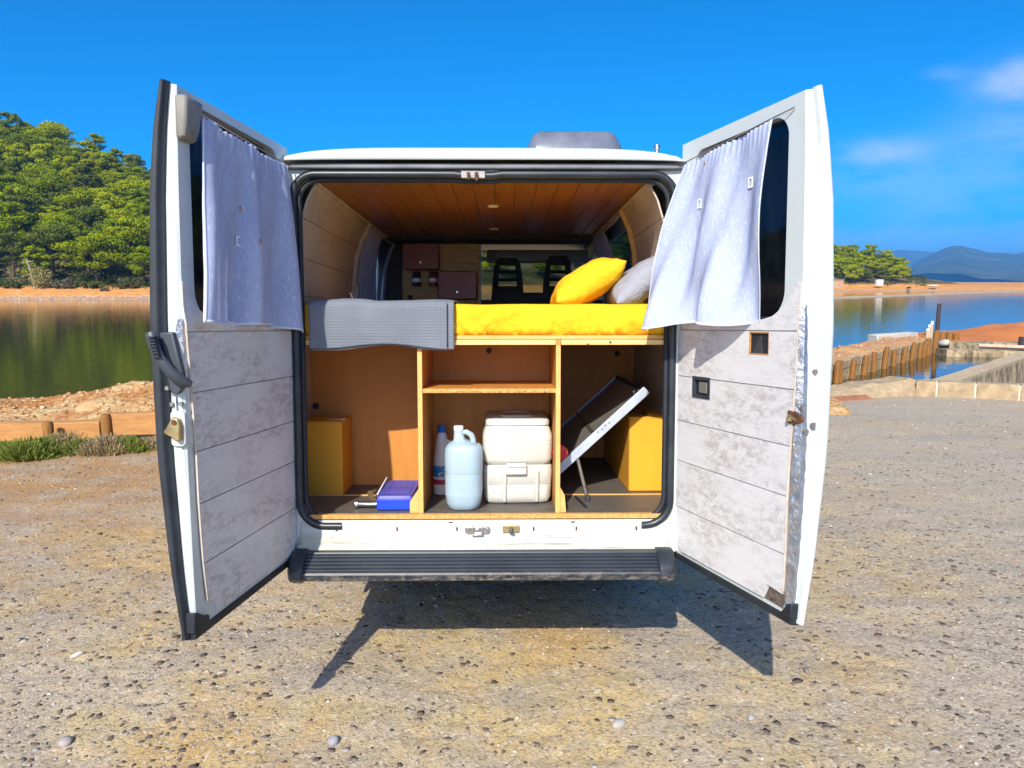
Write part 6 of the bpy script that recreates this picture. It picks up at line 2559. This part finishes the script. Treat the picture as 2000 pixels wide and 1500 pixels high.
# ------------------------------------------------------------------ far buildings
mb = MB()
q = at_z(1634, 552, 0.9)
q = at_y(1634, 550, 209)
hut = link("stone_hut", None, None, Matrix.Translation((q.x, q.y, 0.2)), "low flat stone hut by the foot of the right wooded hill", "hut")
mb = MB()
mb.mm((-1.7, -1.2, -0.5), (1.5, 1.2, 1.95))
part("wall", mb, M['stone_hut'], hut)
mb = MB()
mb.mm((-1.85, -1.35, 1.95), (1.65, 1.35, 2.1))
part("roof", mb, M['house_roof'], hut)
q = at_y(1717, 552, 206.5)
mb = MB()
mb.mm((-0.85, -0.6, -0.6), (0.85, 0.6, 0.95))
sh_ = link("white_shed", None, None, Matrix.Translation((q.x, q.y, 1.1 if False else q.z - .15)), "small white box-like shed on the far bank", "shed")
part("wall", mb, M['house'], sh_)
mb = MB()
mb.mm((-0.9, -0.66, 0.95), (0.9, 0.66, 1.03))
part("roof", mb, M['concrete'], sh_)
q = at_y(1776, 563, 202.6)
mb = MB()
mb.mm((-0.30, -0.3, -0.1), (0.30, 0.8, 0.38))
link("culvert", mb.mesh("culvert", M['dark_window']), None, Matrix.Translation((q.x, q.y, q.z)), "small dark culvert mouth in the far bank", "culvert")
mb = MB()
q = at_y(1823, 558, 204.5)
me = pebbles("boulder", np.array([[0, 0, 0.0]]), np.array([1.0]), np.array([[0.72, 0.70, 0.64]]), 0.25, M['stones'], 3, 3)
link("salt_heap", me, None, Matrix.Translation((q.x, q.y, q.z)) @ Matrix.Diagonal((1.3, 1, 1, 1)), "low whitish heap lying on the far bank", "heap")
for i, (u, v_, w, lb) in enumerate(((1882, 532, 9, "largest white house on the mountain slope"), (1880, 540, 8, "white house just below the largest one on the slope"), (1854, 539, 7, "white house left of the largest one on the slope"),
                                    (1940, 539, 5, "small white house low on the slope, right of the largest"), (1957, 536.5, 5, "small white house higher up near the right edge"), (1986, 539, 6, "white house nearest the right edge on the mountain slope"), (1913, 545, 4, "tiny white house at the foot of the mountain"))):
    Y = 2300.0
    q = at_y(u, v_, Y)
    wm = w / FPX * Y
    hse = link("white_house", None, None, Matrix.Translation((q.x, q.y, q.z)), lb, "house", "white houses on the mountain slope")
    mb = MB()
    mb.mm((-wm / 2, -6, -28), (wm / 2, 8, 3.4))
    mb.mm((-wm / 5, -4, 3.4), (wm / 2.4, 8, 6.4))
    part("wall", mb, M['house'], hse)
    for k in range(3):
        mb = MB()
        mb.mm((-wm / 2 + wm * (k + .5) / 3 - .7, -6.08, -0.8), (-wm / 2 + wm * (k + .5) / 3 + .7, -5.9, 1.2))
        part("window", mb, M['dark_window'], hse)

# ------------------------------------------------------------------ haze: one closed box of pale air
mb = MB()
mb.mm((-8500, -250, -4.0), (8500, 6600, 245))
hm = bpy.data.materials.new("haze_air")
hm.use_nodes = True
nt = hm.node_tree
nt.nodes.clear()
ho = nt.nodes.new("ShaderNodeOutputMaterial")
hv = nt.nodes.new("ShaderNodeVolumePrincipled")
hv.inputs['Color'].default_value = (0.12, 0.46, 1.0, 1)
hv.inputs['Density'].default_value = 0.00024
hv.inputs['Anisotropy'].default_value = 0.0
nt.links.new(hv.outputs[0], ho.inputs['Volume'])
link("haze", mb.mesh("haze", hm, 0), kind='stuff')
